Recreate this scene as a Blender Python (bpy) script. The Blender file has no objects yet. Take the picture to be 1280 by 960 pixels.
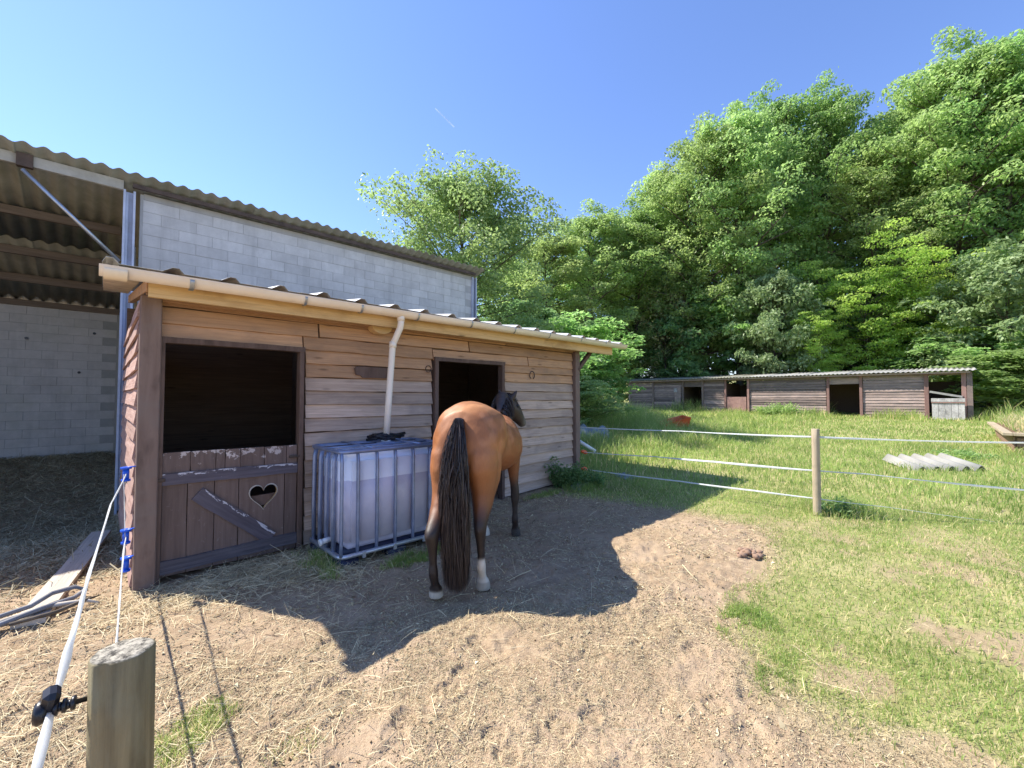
import bpy, bmesh, math, random
import numpy as np
from mathutils import Vector, Matrix, Euler
from mathutils.geometry import tessellate_polygon
random.seed(7); RNG = np.random.default_rng(7)
SC = bpy.context.scene
COL = SC.collection

# ------------------------------------------------------------------ camera
cam = bpy.data.cameras.new('camera'); cam.sensor_width = 36.0; cam.sensor_fit = 'HORIZONTAL'
cam.lens = 36.0 * 531.0 / 1280.0; cam.clip_start = 0.05; cam.clip_end = 3000
camo = bpy.data.objects.new('camera', cam); COL.objects.link(camo)
camo.location = (0, 0, 1.6)
camo.rotation_euler = (math.radians(90 + 1.83), 0, math.radians(46 - 90))
SC.camera = camo

# ------------------------------------------------------------------ sky, sun, exposure
SUN = Vector((-0.458, 0.758, 1.045)).normalized()
EL = math.asin(SUN.z); AZ = math.atan2(SUN.x, SUN.y)
w = bpy.data.worlds.new('World'); SC.world = w; w.use_nodes = True
wn = w.node_tree.nodes; wl = w.node_tree.links
sky = wn.new('ShaderNodeTexSky'); sky.sky_type = 'NISHITA'; sky.sun_disc = False
sky.sun_elevation = EL; sky.sun_rotation = AZ
sky.altitude = 200; sky.air_density = 1.2; sky.dust_density = 0.1; sky.ozone_density = 4.5
bgn = wn['Background']; bgn.inputs['Strength'].default_value = 0.13
tn = wn.new('ShaderNodeMix'); tn.data_type = 'RGBA'; tn.blend_type = 'MULTIPLY'; tn.inputs[0].default_value = 1.0
tn.inputs[7].default_value = (0.82, 0.82, 1.0, 1); wl.new(sky.outputs[0], tn.inputs[6]); wl.new(tn.outputs[2], bgn.inputs[0])
sl = bpy.data.lights.new('sun', 'SUN'); sl.energy = 4.7; sl.angle = math.radians(0.53); sl.color = (1.0, 0.94, 0.85)
so = bpy.data.objects.new('sun', sl); COL.objects.link(so)
so.rotation_euler = SUN.to_track_quat('Z', 'Y').to_euler()
SC.view_settings.view_transform = 'Standard'; SC.view_settings.look = 'None'
SC.view_settings.exposure = 1.06; SC.view_settings.gamma = 1.0
SC.render.engine = 'CYCLES'
SC.cycles.max_bounces = 6; SC.cycles.transparent_max_bounces = 8
SC.cycles.use_denoising = True

# ------------------------------------------------------------------ noise
_T = RNG.random((256, 256))
def vnoise(x, y, s=1.0, o=0.0):
    x = np.asarray(x, float) / s + o * 17.3 + 1000; y = np.asarray(y, float) / s + o * 9.1 + 1000
    xi = np.floor(x).astype(int); yi = np.floor(y).astype(int); fx = x - xi; fy = y - yi
    fx = fx * fx * (3 - 2 * fx); fy = fy * fy * (3 - 2 * fy)
    a = _T[xi % 256, yi % 256]; b = _T[(xi + 1) % 256, yi % 256]; c = _T[xi % 256, (yi + 1) % 256]; d = _T[(xi + 1) % 256, (yi + 1) % 256]
    return (a * (1 - fx) + b * fx) * (1 - fy) + (c * (1 - fx) + d * fx) * fy
def fbm(x, y, s=1.0, o=0.0, n=4):
    r = 0; a = 0.5; t = 0
    for i in range(n):
        r = r + a * vnoise(x, y, s / 2 ** i, o + i * 3.7); t += a; a *= 0.5
    return r / t
def sstep(a, b, x):
    t = np.clip((x - a) / (b - a), 0, 1); return t * t * (3 - 2 * t)
def inpoly(x, y, poly):
    """signed distance to polygon (positive inside)"""
    x = np.asarray(x, float); y = np.asarray(y, float)
    ins = np.zeros(x.shape, bool); dm = np.full(x.shape, 1e9)
    n = len(poly)
    for i in range(n):
        x1, y1 = poly[i]; x2, y2 = poly[(i + 1) % n]
        c = ((y1 > y) != (y2 > y)) & (x < (x2 - x1) * (y - y1) / (y2 - y1 + 1e-12) + x1); ins ^= c
        dx, dy = x2 - x1, y2 - y1; t = np.clip(((x - x1) * dx + (y - y1) * dy) / (dx * dx + dy * dy), 0, 1)
        dm = np.minimum(dm, np.hypot(x - x1 - t * dx, y - y1 - t * dy))
    return np.where(ins, dm, -dm)
YARD = [(-40, 40), (5.9, 40), (5.9, 4.6), (5.15, 4.2), (5.45, 3.3), (5.5, 2.3), (5.45, 1.5), (4.55, 1.05), (3.6, 0.98), (3.0, 0.95), (2.55, 0.75), (2.5, 0.45), (2.75, -0.3), (3.2, -3), (2, -40), (-40, -40)]
def hbase(x, y):
    x = np.asarray(x, float); y = np.asarray(y, float)
    h = 0.0205 * np.clip(x, 0, 8) + 0.0135 * np.clip(x - 8, 0, None)
    h = h + 0.10 * sstep(34, 60, x) * (np.clip(x, 34, 90) - 34) * 0.8
    h = h - 0.42 * np.exp(-((y - 9.4) / 2.0) ** 2) * sstep(0.6, 0.0, x)
    h = h + 0.25 * sstep(11.5, 14.3, y) * sstep(1.0, 0.0, x) * (x > -12)
    h = h + 0.075 * np.exp(-(((x - 3.5) / 1.5) ** 2 + ((y - 1.9) / .95) ** 2))
    h = h + 0.05 * np.exp(-(((x - 1.0) / 1.0) ** 2 + ((y - 4.1) / 0.6) ** 2))
    h = h + 0.10 * (vnoise(x, y, 6.0, 4) - 0.5) * sstep(6, 14, x)
    return h
def dirtmask(x, y):
    d = inpoly(x, y, YARD)
    return sstep(-0.25, 0.25, d + 0.55 * (fbm(x, y, 0.7, 8) - 0.5) * 2 * 0.45)
def baremask(x, y):
    near = sstep(8.8, 4.2, x + .4 * y); return near * sstep(.47, .36, fbm(x, y, .45, 41, 4) + .10 * (fbm(x, y, 2.2, 43, 2) - .5)) * .8
def hfull(x, y, fine=True):
    h = hbase(x, y); x = np.asarray(x, float); y = np.asarray(y, float)
    dm = dirtmask(x, y)
    h = h + 0.035 * (fbm(x, y, 0.9, 1, 3) - 0.5) * sstep(60, 20, x)
    h = h + dm * 0.022 * (np.abs(fbm(x, y, 0.5, 5, 3) - 0.5) * 2 - 0.3)
    if fine:
        n = fbm(x, y, 0.11, 11, 3)
        amp = 0.45 + 0.9 * sstep(0.35, 0.65, fbm(x, y, 1.1, 21, 2))
        h = h + dm * amp * 0.015 * (sstep(0.40, 0.8, n) - 0.25)
        h = h + dm * 0.014 * (fbm(x, y, 0.045, 13, 3) - 0.5)
        h = h + dm * hoof(x, y)
        h = h + (1 - dm) * 0.012 * (fbm(x, y, 0.12, 15, 3) - 0.5)
    return h
HP = np.zeros((1400, 1400), np.float32)      # hoof prints, 1 cm raster from (-2,-4)
def _prints():
    r = np.random.default_rng(5)
    for i in range(330):
        cx, cy = r.uniform(-1.5, 7), r.uniform(-2, 6)
        if inpoly(np.array([cx]), np.array([cy]), YARD)[0] < .1: continue
        R0 = r.uniform(.055, .075); a = r.uniform(0, 6.28); dp = r.uniform(.006, .017); k = 12
        ix, iy = int((cx + 2) * 100), int((cy + 4) * 100); X_, Y_ = np.meshgrid(np.arange(-k, k + 1) / 100., np.arange(-k, k + 1) / 100., indexing='ij')
        u = (X_ * np.cos(a) + Y_ * np.sin(a)) / 1.12; v = -X_ * np.sin(a) + Y_ * np.cos(a); q = np.hypot(u, v) / R0
        d = -dp * sstep(1.0, .82, q) + dp * .45 * np.exp(-((q - 1.15) / .16) ** 2) + dp * .5 * np.exp(-((u + .02) ** 2 + v ** 2) / .0006)
        HP[ix - k:ix + k + 1, iy - k:iy + k + 1] += d
_prints()
def hoof(x, y):
    ix = np.clip(((x + 2) * 100), 0, 1398); iy = np.clip(((y + 4) * 100), 0, 1398); i = ix.astype(int); j = iy.astype(int); a = ix - i; b = iy - j
    return HP[i, j] * (1 - a) * (1 - b) + HP[i + 1, j] * a * (1 - b) + HP[i, j + 1] * (1 - a) * b + HP[i + 1, j + 1] * a * b
def gz(x, y): return float(hbase(x, y)) 

# ------------------------------------------------------------------ object helpers
WL = {}
def tag(o, label=None, cat=None, group=None, kind=None):
    if label: o['label'] = label
    if cat: o['category'] = cat
    if group: o['group'] = group
    if kind: o['kind'] = kind
    return o
def empty(name, loc, label=None, cat=None, group=None):
    o = bpy.data.objects.new(name, None); COL.objects.link(o); o.location = loc; o.empty_display_size = 0.1
    WL[o.name] = Vector(loc); return tag(o, label, cat, group)
def link(name, me, mat, parent=None, origin=(0, 0, 0), rot=None):
    """origin: world position of the mesh's own origin"""
    o = bpy.data.objects.new(name, me)
    if mat is not None and len(me.materials) == 0:
        for m in (mat if isinstance(mat, (list, tuple)) else [mat]): me.materials.append(m)
    COL.objects.link(o)
    og = Vector(origin); WL[o.name] = og
    if parent is not None:
        o.parent = parent; o.location = og - WL[parent.name]
    else: o.location = og
    if rot is not None: o.rotation_euler = rot
    return o
def pydata(name, v, f, smooth=False, mids=None):
    me = bpy.data.meshes.new(name); me.from_pydata([tuple(p) for p in v], [], [tuple(q) for q in f]); me.update()
    if smooth: me.polygons.foreach_set('use_smooth', [True] * len(me.polygons))
    if mids is not None: me.polygons.foreach_set('material_index', mids)
    return me
def npmesh(name, V, F, smooth=False, attrs=None, mids=None):
    """V (n,3) F (m,k) numpy, k = 3 or 4; attrs: dict name -> per-face float or per-vertex float"""
    me = bpy.data.meshes.new(name); V = np.asarray(V, np.float32); F = np.asarray(F, np.int32)
    m, k = F.shape
    me.vertices.add(len(V)); me.vertices.foreach_set('co', V.ravel())
    me.loops.add(m * k); me.loops.foreach_set('vertex_index', F.ravel())
    me.polygons.add(m); me.polygons.foreach_set('loop_start', np.arange(m, dtype=np.int32) * k)
    try: me.polygons.foreach_set('loop_total', np.full(m, k, np.int32))
    except Exception: pass
    if mids is not None: me.polygons.foreach_set('material_index', np.asarray(mids, np.int32))
    me.update(calc_edges=True)
    me.polygons.foreach_set('use_smooth', np.full(m, bool(smooth)))
    for n, a in (attrs or {}).items():
        a = np.asarray(a, np.float32)
        at = me.attributes.new(n, 'FLOAT', 'FACE' if len(a) == m and len(a) != len(V) else 'POINT'); at.data.foreach_set('value', a)
    me.validate(clean_customdata=False)
    return me
def boxvf(c, s, v, f, R=None):
    b = len(v)
    for dx in (-.5, .5):
        for dy in (-.5, .5):
            for dz in (-.5, .5):
                p = Vector((dx * s[0], dy * s[1], dz * s[2]))
                if R is not None: p = R @ p
                v.append(tuple(Vector(c) + p))
    for q in ((0, 1, 3, 2), (4, 6, 7, 5), (0, 4, 5, 1), (2, 3, 7, 6), (0, 2, 6, 4), (1, 5, 7, 3)): f.append(tuple(b + i for i in q))
def box(name, c, s, mat, parent=None, rot=None, bev=0.0):
    """bevelled box, its origin at its own centre"""
    bm = bmesh.new(); bmesh.ops.create_cube(bm, size=1.0)
    bmesh.ops.scale(bm, vec=s, verts=bm.verts)
    if bev > 0: bmesh.ops.bevel(bm, geom=bm.edges[:], offset=bev, segments=1, affect='EDGES', clamp_overlap=True)
    me = bpy.data.meshes.new(name); bm.to_mesh(me); bm.free()
    return link(name, me, mat, parent, c, rot)
def plankmesh(L, T, W, seed=0, wob=0.004, seg=6):
    """plank along X, thickness Y, width Z, slightly uneven"""
    r = random.Random(seed); v = []; f = []
    for i in range(seg + 1):
        x = -L / 2 + L * i / seg
        a = r.uniform(-wob, wob); b = r.uniform(-wob, wob); c = r.uniform(-wob, wob) * .6
        if i in (0, seg): x += r.uniform(-wob, wob)
        v += [(x, -T / 2 + c, -W / 2 + a), (x, T / 2 + c, -W / 2 + a), (x, T / 2 + c, W / 2 + b), (x, -T / 2 + c, W / 2 + b)]
    for i in range(seg):
        for j in range(4):
            k = (j + 1) % 4; f.append((4 * i + j, 4 * (i + 1) + j, 4 * (i + 1) + k, 4 * i + k))
    f.append((0, 1, 2, 3)); n = 4 * seg; f.append((n + 3, n + 2, n + 1, n))
    f = [tuple(reversed(q)) for q in f]
    return pydata('plank', v, f)
_ps = [0]
def plank(name, c, L, T, W, mat, parent, rot=None, wob=0.004, seg=6):
    _ps[0] += 1
    return link(name, plankmesh(L, T, W, _ps[0], wob, seg), mat, parent, c, rot)
def tubevf(pts, rad, v, f, n=8, cap=True, close=False):
    """tube through pts with radius or list of radii (or (ra, rb) flattened)"""
    pts = [Vector(p) for p in pts]; m = len(pts); base = len(v)
    T0 = (pts[1] - pts[0]).normalized()
    up = Vector((0, 0, 1)) if abs(T0.z) < 0.95 else Vector((1, 0, 0))
    side = T0.cross(up).normalized()
    for i, p in enumerate(pts):
        T = ((pts[min(i + 1, m - 1)] - pts[max(i - 1, 0)])).normalized()
        side = (side - T * side.dot(T)).normalized(); u = side.cross(T)
        r = rad[i] if isinstance(rad, list) else rad
        ra, rb = r if isinstance(r, (list, tuple)) else (r, r)
        for k in range(n):
            a = 2 * math.pi * k / n; q = p + side * (ra * math.cos(a)) + u * (rb * math.sin(a)); v.append(tuple(q))
    for i in range(m - 1):
        for k in range(n):
            k2 = (k + 1) % n; f.append((base + i * n + k, base + i * n + k2, base + (i + 1) * n + k2, base + (i + 1) * n + k))
    if cap:
        f.append(tuple(base + k for k in reversed(range(n)))); f.append(tuple(base + (m - 1) * n + k for k in range(n)))
def tube(name, pts, rad, mat, parent=None, n=10, smooth=True):
    v = []; f = []; o = Vector(pts[0]); tubevf([Vector(p) - o for p in pts], rad, v, f, n)
    f = [tuple(reversed(q)) for q in f]
    me = pydata(name, v, f)
    if smooth:
        me.polygons.foreach_set('use_smooth', [len(q) == 4 for q in f])
    bm = bmesh.new(); bm.from_mesh(me); bmesh.ops.recalc_face_normals(bm, faces=bm.faces); bm.to_mesh(me); bm.free()
    return link(name, me, mat, parent, o)
def loft(rings, n=20):
    """rings of (cx,cy,cz, rx, ry) horizontal ellipses -> v,f"""
    v = []; f = []
    for (cx, cy, cz, rx, ry) in rings:
        for k in range(n):
            a = 2 * math.pi * k / n; v.append((cx + rx * math.cos(a), cy + ry * math.sin(a), cz))
    for i in range(len(rings) - 1):
        for k in range(n):
            k2 = (k + 1) % n; f.append((i * n + k, i * n + k2, (i + 1) * n + k2, (i + 1) * n + k))
    f.append(tuple(reversed(range(n)))); f.append(tuple((len(rings) - 1) * n + k for k in range(n)))
    return v, f
def copy_tree(o, loc, rz=0.0, sc=1.0, label=None, group=None, sz=None):
    c = o.copy(); COL.objects.link(c); c.location = loc; c.rotation_euler = (0, 0, rz); c.scale = (sc, sc, sz or sc)
    if label: c['label'] = label
    if group: c['group'] = group
    for ch in list(o.children):
        k = ch.copy(); COL.objects.link(k); k.parent = c
    return c

# ------------------------------------------------------------------ materials
class NT:
    def __init__(s, name):
        s.m = bpy.data.materials.new(name); s.m.use_nodes = True; s.t = s.m.node_tree; s.n = s.t.nodes; s.l = s.t.links
        s.b = s.n['Principled BSDF']; s.out = s.n['Material Output']; s.co = s.n.new('ShaderNodeTexCoord'); s.oi = s.n.new('ShaderNodeObjectInfo'); s.geo = s.n.new('ShaderNodeNewGeometry')
    def L(s, a, b): s.l.new(a, b)
    def vec(s, src='Object', scale=(1, 1, 1), rnd=True):
        o = s.geo.outputs['Position'] if src == 'World' else s.co.outputs[src]
        mp = s.n.new('ShaderNodeMapping'); mp.inputs['Scale'].default_value = scale
        if rnd and src != 'World':
            k = s.n.new('ShaderNodeVectorMath'); k.operation = 'ADD'
            c = s.n.new('ShaderNodeCombineXYZ'); mu = s.math('MULTIPLY', s.oi.outputs['Random'], 57.0)
            for i in range(3): s.L(mu, c.inputs[i])
            s.L(o, k.inputs[0]); s.L(c.outputs[0], k.inputs[1]); o = k.outputs[0]
        s.L(o, mp.inputs[0]); return mp.outputs[0]
    def noise(s, v, scale=5, detail=4, rough=0.55, dist=0.0):
        t = s.n.new('ShaderNodeTexNoise'); s.L(v, t.inputs['Vector']); t.inputs['Scale'].default_value = scale
        t.inputs['Detail'].default_value = detail; t.inputs['Roughness'].default_value = rough; t.inputs['Distortion'].default_value = dist
        return t.outputs['Fac']
    def ramp(s, x, a, b, clamp=True):
        r = s.n.new('ShaderNodeMapRange'); s.L(x, r.inputs[0]); r.inputs[1].default_value = a; r.inputs[2].default_value = b; return r.outputs[0]
    def math(s, op, a, b=None):
        m = s.n.new('ShaderNodeMath'); m.operation = op
        for i, x in enumerate((a, b)):
            if x is None: continue
            if isinstance(x, (int, float)): m.inputs[i].default_value = x
            else: s.L(x, m.inputs[i])
        return m.outputs[0]
    def mix(s, f, a, b, mode='MIX'):
        m = s.n.new('ShaderNodeMix'); m.data_type = 'RGBA'; m.blend_type = mode
        if isinstance(f, (int, float)): m.inputs[0].default_value = f
        else: s.L(f, m.inputs[0])
        for i, x in ((6, a), (7, b)):
            if isinstance(x, (tuple, list)): m.inputs[i].default_value = (*x[:3], 1)
            else: s.L(x, m.inputs[i])
        return m.outputs[2]
    def hsv(s, c, h=None, sat=None, val=None):
        m = s.n.new('ShaderNodeHueSaturation'); s.L(c, m.inputs['Color'])
        for n, x in (('Hue', h), ('Saturation', sat), ('Value', val)):
            if x is None: continue
            if isinstance(x, (int, float)): m.inputs[n].default_value = x
            else: s.L(x, m.inputs[n])
        return m.outputs[0]
    def bump(s, h, strength=0.4, dist=0.01):
        b = s.n.new('ShaderNodeBump'); b.inputs['Strength'].default_value = strength; b.inputs['Distance'].default_value = dist
        s.L(h, b.inputs['Height']); s.L(b.outputs[0], s.b.inputs['Normal'])
    def done(s, col=None, rough=0.8, metal=0.0, spec=None):
        if col is not None:
            if isinstance(col, (tuple, list)): s.b.inputs['Base Color'].default_value = (*col[:3], 1)
            else: s.L(col, s.b.inputs['Base Color'])
        if isinstance(rough, (int, float)): s.b.inputs['Roughness'].default_value = rough
        else: s.L(rough, s.b.inputs['Roughness'])
        s.b.inputs['Metallic'].default_value = metal
        if spec is not None: s.b.inputs['Specular IOR Level'].default_value = spec
        return s.m
def wood(name, c1, c2, c3=None, grain=(1.2, 22, 22), var=0.25, rough=0.85, bump=0.5, huev=0.0, knots=True):
    s = NT(name); v = s.vec('Object', grain); n1 = s.noise(v, 1.6, 6, 0.65, 0.4)
    n2 = s.noise(s.vec('Object', (grain[0] * .5, grain[1] * 2.2, grain[2] * 2.2)), 2.0, 3, 0.6, 0.2)
    c = s.mix(s.ramp(n1, 0.3, 0.7), c1, c2)
    c = s.mix(s.math('MULTIPLY', s.ramp(n2, 0.52, 0.7), 0.45), c, tuple(0.45 * k for k in c1))
    if c3:
        n3 = s.noise(s.vec('Object', (1.3, 2.2, 3.0)), 1.5, 4, 0.6, 0.3); c = s.mix(s.math('MULTIPLY', s.ramp(n3, 0.48, 0.68), 0.75), c, c3)
    if knots:
        vo = s.n.new('ShaderNodeTexVoronoi'); vo.inputs['Scale'].default_value = 1.0; s.L(s.vec('Object', (2.2, 3, 9)), vo.inputs['Vector'])
        c = s.mix(s.math('MULTIPLY', s.ramp(vo.outputs['Distance'], 0.16, 0.06), 0.6), c, tuple(0.3 * k for k in c1))
    val = s.math('ADD', s.math('MULTIPLY', s.oi.outputs['Random'], 2 * var), 1 - var)
    c = s.hsv(c, val=val)
    s.bump(n1, bump, 0.006)
    return s.done(c, rough, spec=0.25)
def plain(name, col, rough=0.5, metal=0.0, nz=0.15, scale=6, bump=0.0, src='Object', dirt=None, spec=None):
    s = NT(name); n = s.noise(s.vec(src, (1, 1, 1)), scale, 5, 0.6)
    c = s.mix(s.ramp(n, 0.3, 0.7), tuple(k * (1 - nz) for k in col), tuple(min(1, k * (1 + nz)) for k in col))
    if dirt:
        n2 = s.noise(s.vec(src, (1, 1, 1)), scale * .45, 6, 0.7); c = s.mix(s.math('MULTIPLY', s.ramp(n2, 0.45, 0.7), 0.6), c, dirt)
    if bump: s.bump(n, bump, 0.01)
    return s.done(c, rough, metal, spec)

M = {}
M['board_top'] = wood('weatherboard_brown', (0.42, 0.24, 0.13), (0.56, 0.34, 0.19), (0.34, 0.21, 0.13), var=0.2)
M['board'] = wood('weatherboard_grey', (0.425, 0.31, 0.235), (0.605, 0.465, 0.36), (0.32, 0.245, 0.20), var=0.24)
M['board_red'] = wood('weatherboard_side', (0.36, 0.21, 0.17), (0.52, 0.36, 0.30), None, var=0.15)
M['fascia'] = wood('pine_fascia', (0.62, 0.40, 0.17), (0.74, 0.52, 0.26), (0.40, 0.24, 0.10), var=0.06, rough=0.7)
M['post'] = wood('corner_post_wood', (0.17, 0.115, 0.09), (0.24, 0.17, 0.135), (0.20, 0.155, 0.13), grain=(10, 10, 0.8), var=0.08, knots=False)
M['frame'] = wood('dark_frame_wood', (0.10, 0.065, 0.05), (0.17, 0.115, 0.09), None, grain=(10, 10, 1), var=0.1, knots=False)
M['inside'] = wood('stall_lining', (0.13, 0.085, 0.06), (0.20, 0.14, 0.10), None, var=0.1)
M['rail'] = wood('door_rail_wood', (0.085, 0.075, 0.085), (0.14, 0.125, 0.14), (0.17, 0.15, 0.16), var=0.08, knots=False)
M['bark'] = wood('tree_bark', (0.07, 0.055, 0.04), (0.15, 0.125, 0.10), None, grain=(3, 3, .8), var=0.1, knots=False)
M['fencewood'] = wood('fence_post_wood', (0.34, 0.27, 0.18), (0.46, 0.38, 0.27), (0.25, 0.22, 0.15), grain=(14, 14, 1.0), var=0.05, knots=False, bump=0.6)
M['shed'] = wood('far_shed_board', (0.17, 0.13, 0.115), (0.34, 0.265, 0.23), (0.36, 0.26, 0.22), var=0.45, knots=False)
M['shedpost'] = wood('far_shed_post', (0.24, 0.14, 0.12), (0.33, 0.20, 0.17), None, grain=(3, 3, 1), var=0.2, knots=False)
M['shedpale'] = wood('far_shed_pale_panel', (0.34, 0.32, 0.30), (0.55, 0.53, 0.50), (0.20, 0.19, 0.18), grain=(6, 6, 3), var=0.1, knots=False)
M['shelter'] = wood('low_shelter_wood', (0.19, 0.12, 0.08), (0.30, 0.20, 0.14), None, var=0.15)
M['greyplank'] = wood('grey_plank', (0.40, 0.36, 0.30), (0.52, 0.47, 0.40), None, var=0.05)
M['gutter'] = plain('cream_pvc', (0.86, 0.72, 0.53), 0.35, nz=0.05, scale=3, dirt=(0.78, 0.60, 0.38))
M['pipe'] = plain('cream_pvc_pipe', (0.85, 0.76, 0.62), 0.35, nz=0.05, scale=3)
M['soffit'] = plain('cream_underlay', (0.72, 0.62, 0.45), 0.8, nz=0.2, scale=8, dirt=(0.4, 0.28, 0.16))
M['galv'] = plain('galvanised_steel', (0.50, 0.53, 0.58), 0.42, 0.75, nz=0.15, scale=7)
M['galvpost'] = plain('galvanised_post', (0.52, 0.57, 0.70), 0.6, 0.15, nz=0.1, scale=5, dirt=(0.34, 0.37, 0.42))
M['cage'] = plain('cage_tube', (0.25, 0.30, 0.43), 0.4, 0.45, nz=0.2, scale=9)
M['bracket'] = plain('bracket_zinc', (0.38, 0.38, 0.37), 0.4, 0.6, nz=0.1)
M['fascrew'] = plain('rusty_iron', (0.10, 0.07, 0.055), 0.7, 0.3, nz=0.3)
M['beam'] = plain('pale_c_beam', (0.42, 0.41, 0.37), 0.75, 0.0, nz=0.15, scale=5, dirt=(0.24, 0.23, 0.18))
M['purlin'] = wood('purlin_wood', (0.13, 0.10, 0.075), (0.20, 0.155, 0.12), None, var=0.1)
M['blue'] = plain('blue_plastic', (0.015, 0.10, 0.62), 0.3, nz=0.1)
M['orange'] = plain('orange_plastic', (0.75, 0.12, 0.03), 0.4, nz=0.12, dirt=(0.45, 0.12, 0.05))
M['black'] = plain('black_plastic', (0.012, 0.012, 0.016), 0.35, nz=0.2)
M['palletblack'] = plain('dark_blue_pallet', (0.012, 0.018, 0.05), 0.45, nz=0.3, dirt=(0.05, 0.05, 0.045))
def ropemat():
    s = NT('white_electric_tape'); n = s.noise(s.vec('World', (1, 1, 1)), 70, 3, .6); s.done(s.mix(n, (0.70, 0.72, 0.72), (0.90, 0.91, 0.90)), .5); tr = s.n.new('ShaderNodeBsdfTranslucent'); tr.inputs[0].default_value = (.85, .87, .87, 1)
    mx = s.n.new('ShaderNodeMixShader'); mx.inputs[0].default_value = .5; s.L(s.b.outputs[0], mx.inputs[1]); s.L(tr.outputs[0], mx.inputs[2]); s.L(mx.outputs[0], s.out.inputs[0]); return s.m
M['rope'] = ropemat()
M['ropeold'] = plain('weathered_tape', (0.72, 0.73, 0.70), 0.6, nz=0.2, scale=12, dirt=(0.4, 0.40, 0.36))
M['hose'] = plain('grey_hose', (0.17, 0.18, 0.20), 0.5, nz=0.2)
M['tarp'] = plain('grey_blue_sheet', (0.22, 0.26, 0.30), 0.55, nz=0.3, scale=8, dirt=(0.2, 0.24, 0.2))
M['whiteplastic'] = plain('white_plastic', (0.8, 0.82, 0.83), 0.35, nz=0.05)
def cement(name, c, dirt, bs=0.3, rnd=0.08, joint=0.0):
    s = NT(name); v = s.vec('World', (1, 1, 1)); n = s.noise(v, 3.0, 6, 0.7); n2 = s.noise(v, 60, 3, 0.6)
    col = s.mix(s.ramp(n, 0.3, 0.7), tuple(k * .88 for k in c), tuple(k * 1.1 for k in c))
    col = s.mix(s.math('MULTIPLY', s.ramp(s.noise(v, 1.1, 5, 0.7), 0.5, 0.72), 0.6), col, dirt)
    col = s.mix(s.math('MULTIPLY', s.ramp(n2, 0.6, 0.75), 0.35), col, tuple(k * .5 for k in c))
    col = s.mix(s.math('MULTIPLY', s.ramp(s.noise(s.vec('World', (5, 5, .5)), 1.0, 4, .65), .50, .72), .38), col, tuple(k * .62 for k in c))
    col = s.hsv(col, val=s.math('ADD', s.math('MULTIPLY', s.oi.outputs['Random'], 2 * rnd), 1 - rnd))
    s.bump(n2, bs, 0.004); return s.done(col, 0.95, spec=0.15)
M['block'] = cement('concrete_block', (0.57, 0.565, 0.56), (0.44, 0.435, 0.43), rnd=0.07)
M['mortar'] = cement('block_mortar', (0.43, 0.425, 0.42), (0.38, 0.38, 0.38))
M['blockin'] = cement('bay_block', (0.50, 0.48, 0.45), (0.38, 0.38, 0.31), rnd=0.05)
M['mortarin'] = cement('bay_mortar', (0.33, 0.33, 0.31), (0.26, 0.26, 0.23))
M['fibre'] = cement('fibre_cement_roof', (0.27, 0.26, 0.21), (0.14, 0.14, 0.085), 0.4)
M['fibrewhite'] = cement('old_fibre_cement_sheet', (0.34, 0.33, 0.30), (0.30, 0.31, 0.26), 0.5)
M['steelroof'] = plain('ribbed_steel_roof', (0.62, 0.63, 0.62), 0.4, 0.25, nz=0.12, scale=5, dirt=(0.34, 0.27, 0.18))
def ground_mat():
    s = NT('yard_and_meadow_ground'); v = s.vec('World', (1, 1, 1))
    at = s.n.new('ShaderNodeAttribute'); at.attribute_name = 'dirt'
    n1 = s.noise(v, 1.3, 5, 0.6); n2 = s.noise(v, 11, 5, 0.7); n3 = s.noise(v, 60, 4, 0.7); n4 = s.noise(v, 170, 2, 0.6)
    dirt = s.mix(s.ramp(n2, 0.3, 0.68), (0.27, 0.19, 0.12), (0.41, 0.305, 0.195))
    dirt = s.mix(s.math('MULTIPLY', s.ramp(n1, 0.45, 0.7), 0.5), dirt, (0.50, 0.375, 0.26))
    dirt = s.mix(s.math('MULTIPLY', s.ramp(n3, 0.56, 0.68), 0.7), dirt, (0.11, 0.075, 0.045))
    dirt = s.mix(s.math('MULTIPLY', s.ramp(n4, 0.58, 0.7), 0.5), dirt, (0.60, 0.48, 0.33))
    g = s.mix(s.ramp(n2, 0.35, 0.65), (0.19, 0.21, 0.065), (0.31, 0.31, 0.12))
    g = s.mix(s.math('MULTIPLY', s.ramp(s.noise(v, 0.7, 5, 0.65), 0.45, 0.62), 0.65), g, (0.46, 0.40, 0.21))
    g = s.mix(s.math('MULTIPLY', s.ramp(n3, 0.55, 0.7), 0.5), g, (0.12, 0.13, 0.045))
    c = s.mix(at.outputs['Fac'], g, dirt)
    h = s.math('ADD', s.math('MULTIPLY', n3, 0.7), s.math('MULTIPLY', n4, 0.5)); s.bump(h, 0.9, 0.012)
    return s.done(c, 0.97, spec=0.1)
M['ground'] = ground_mat()
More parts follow.
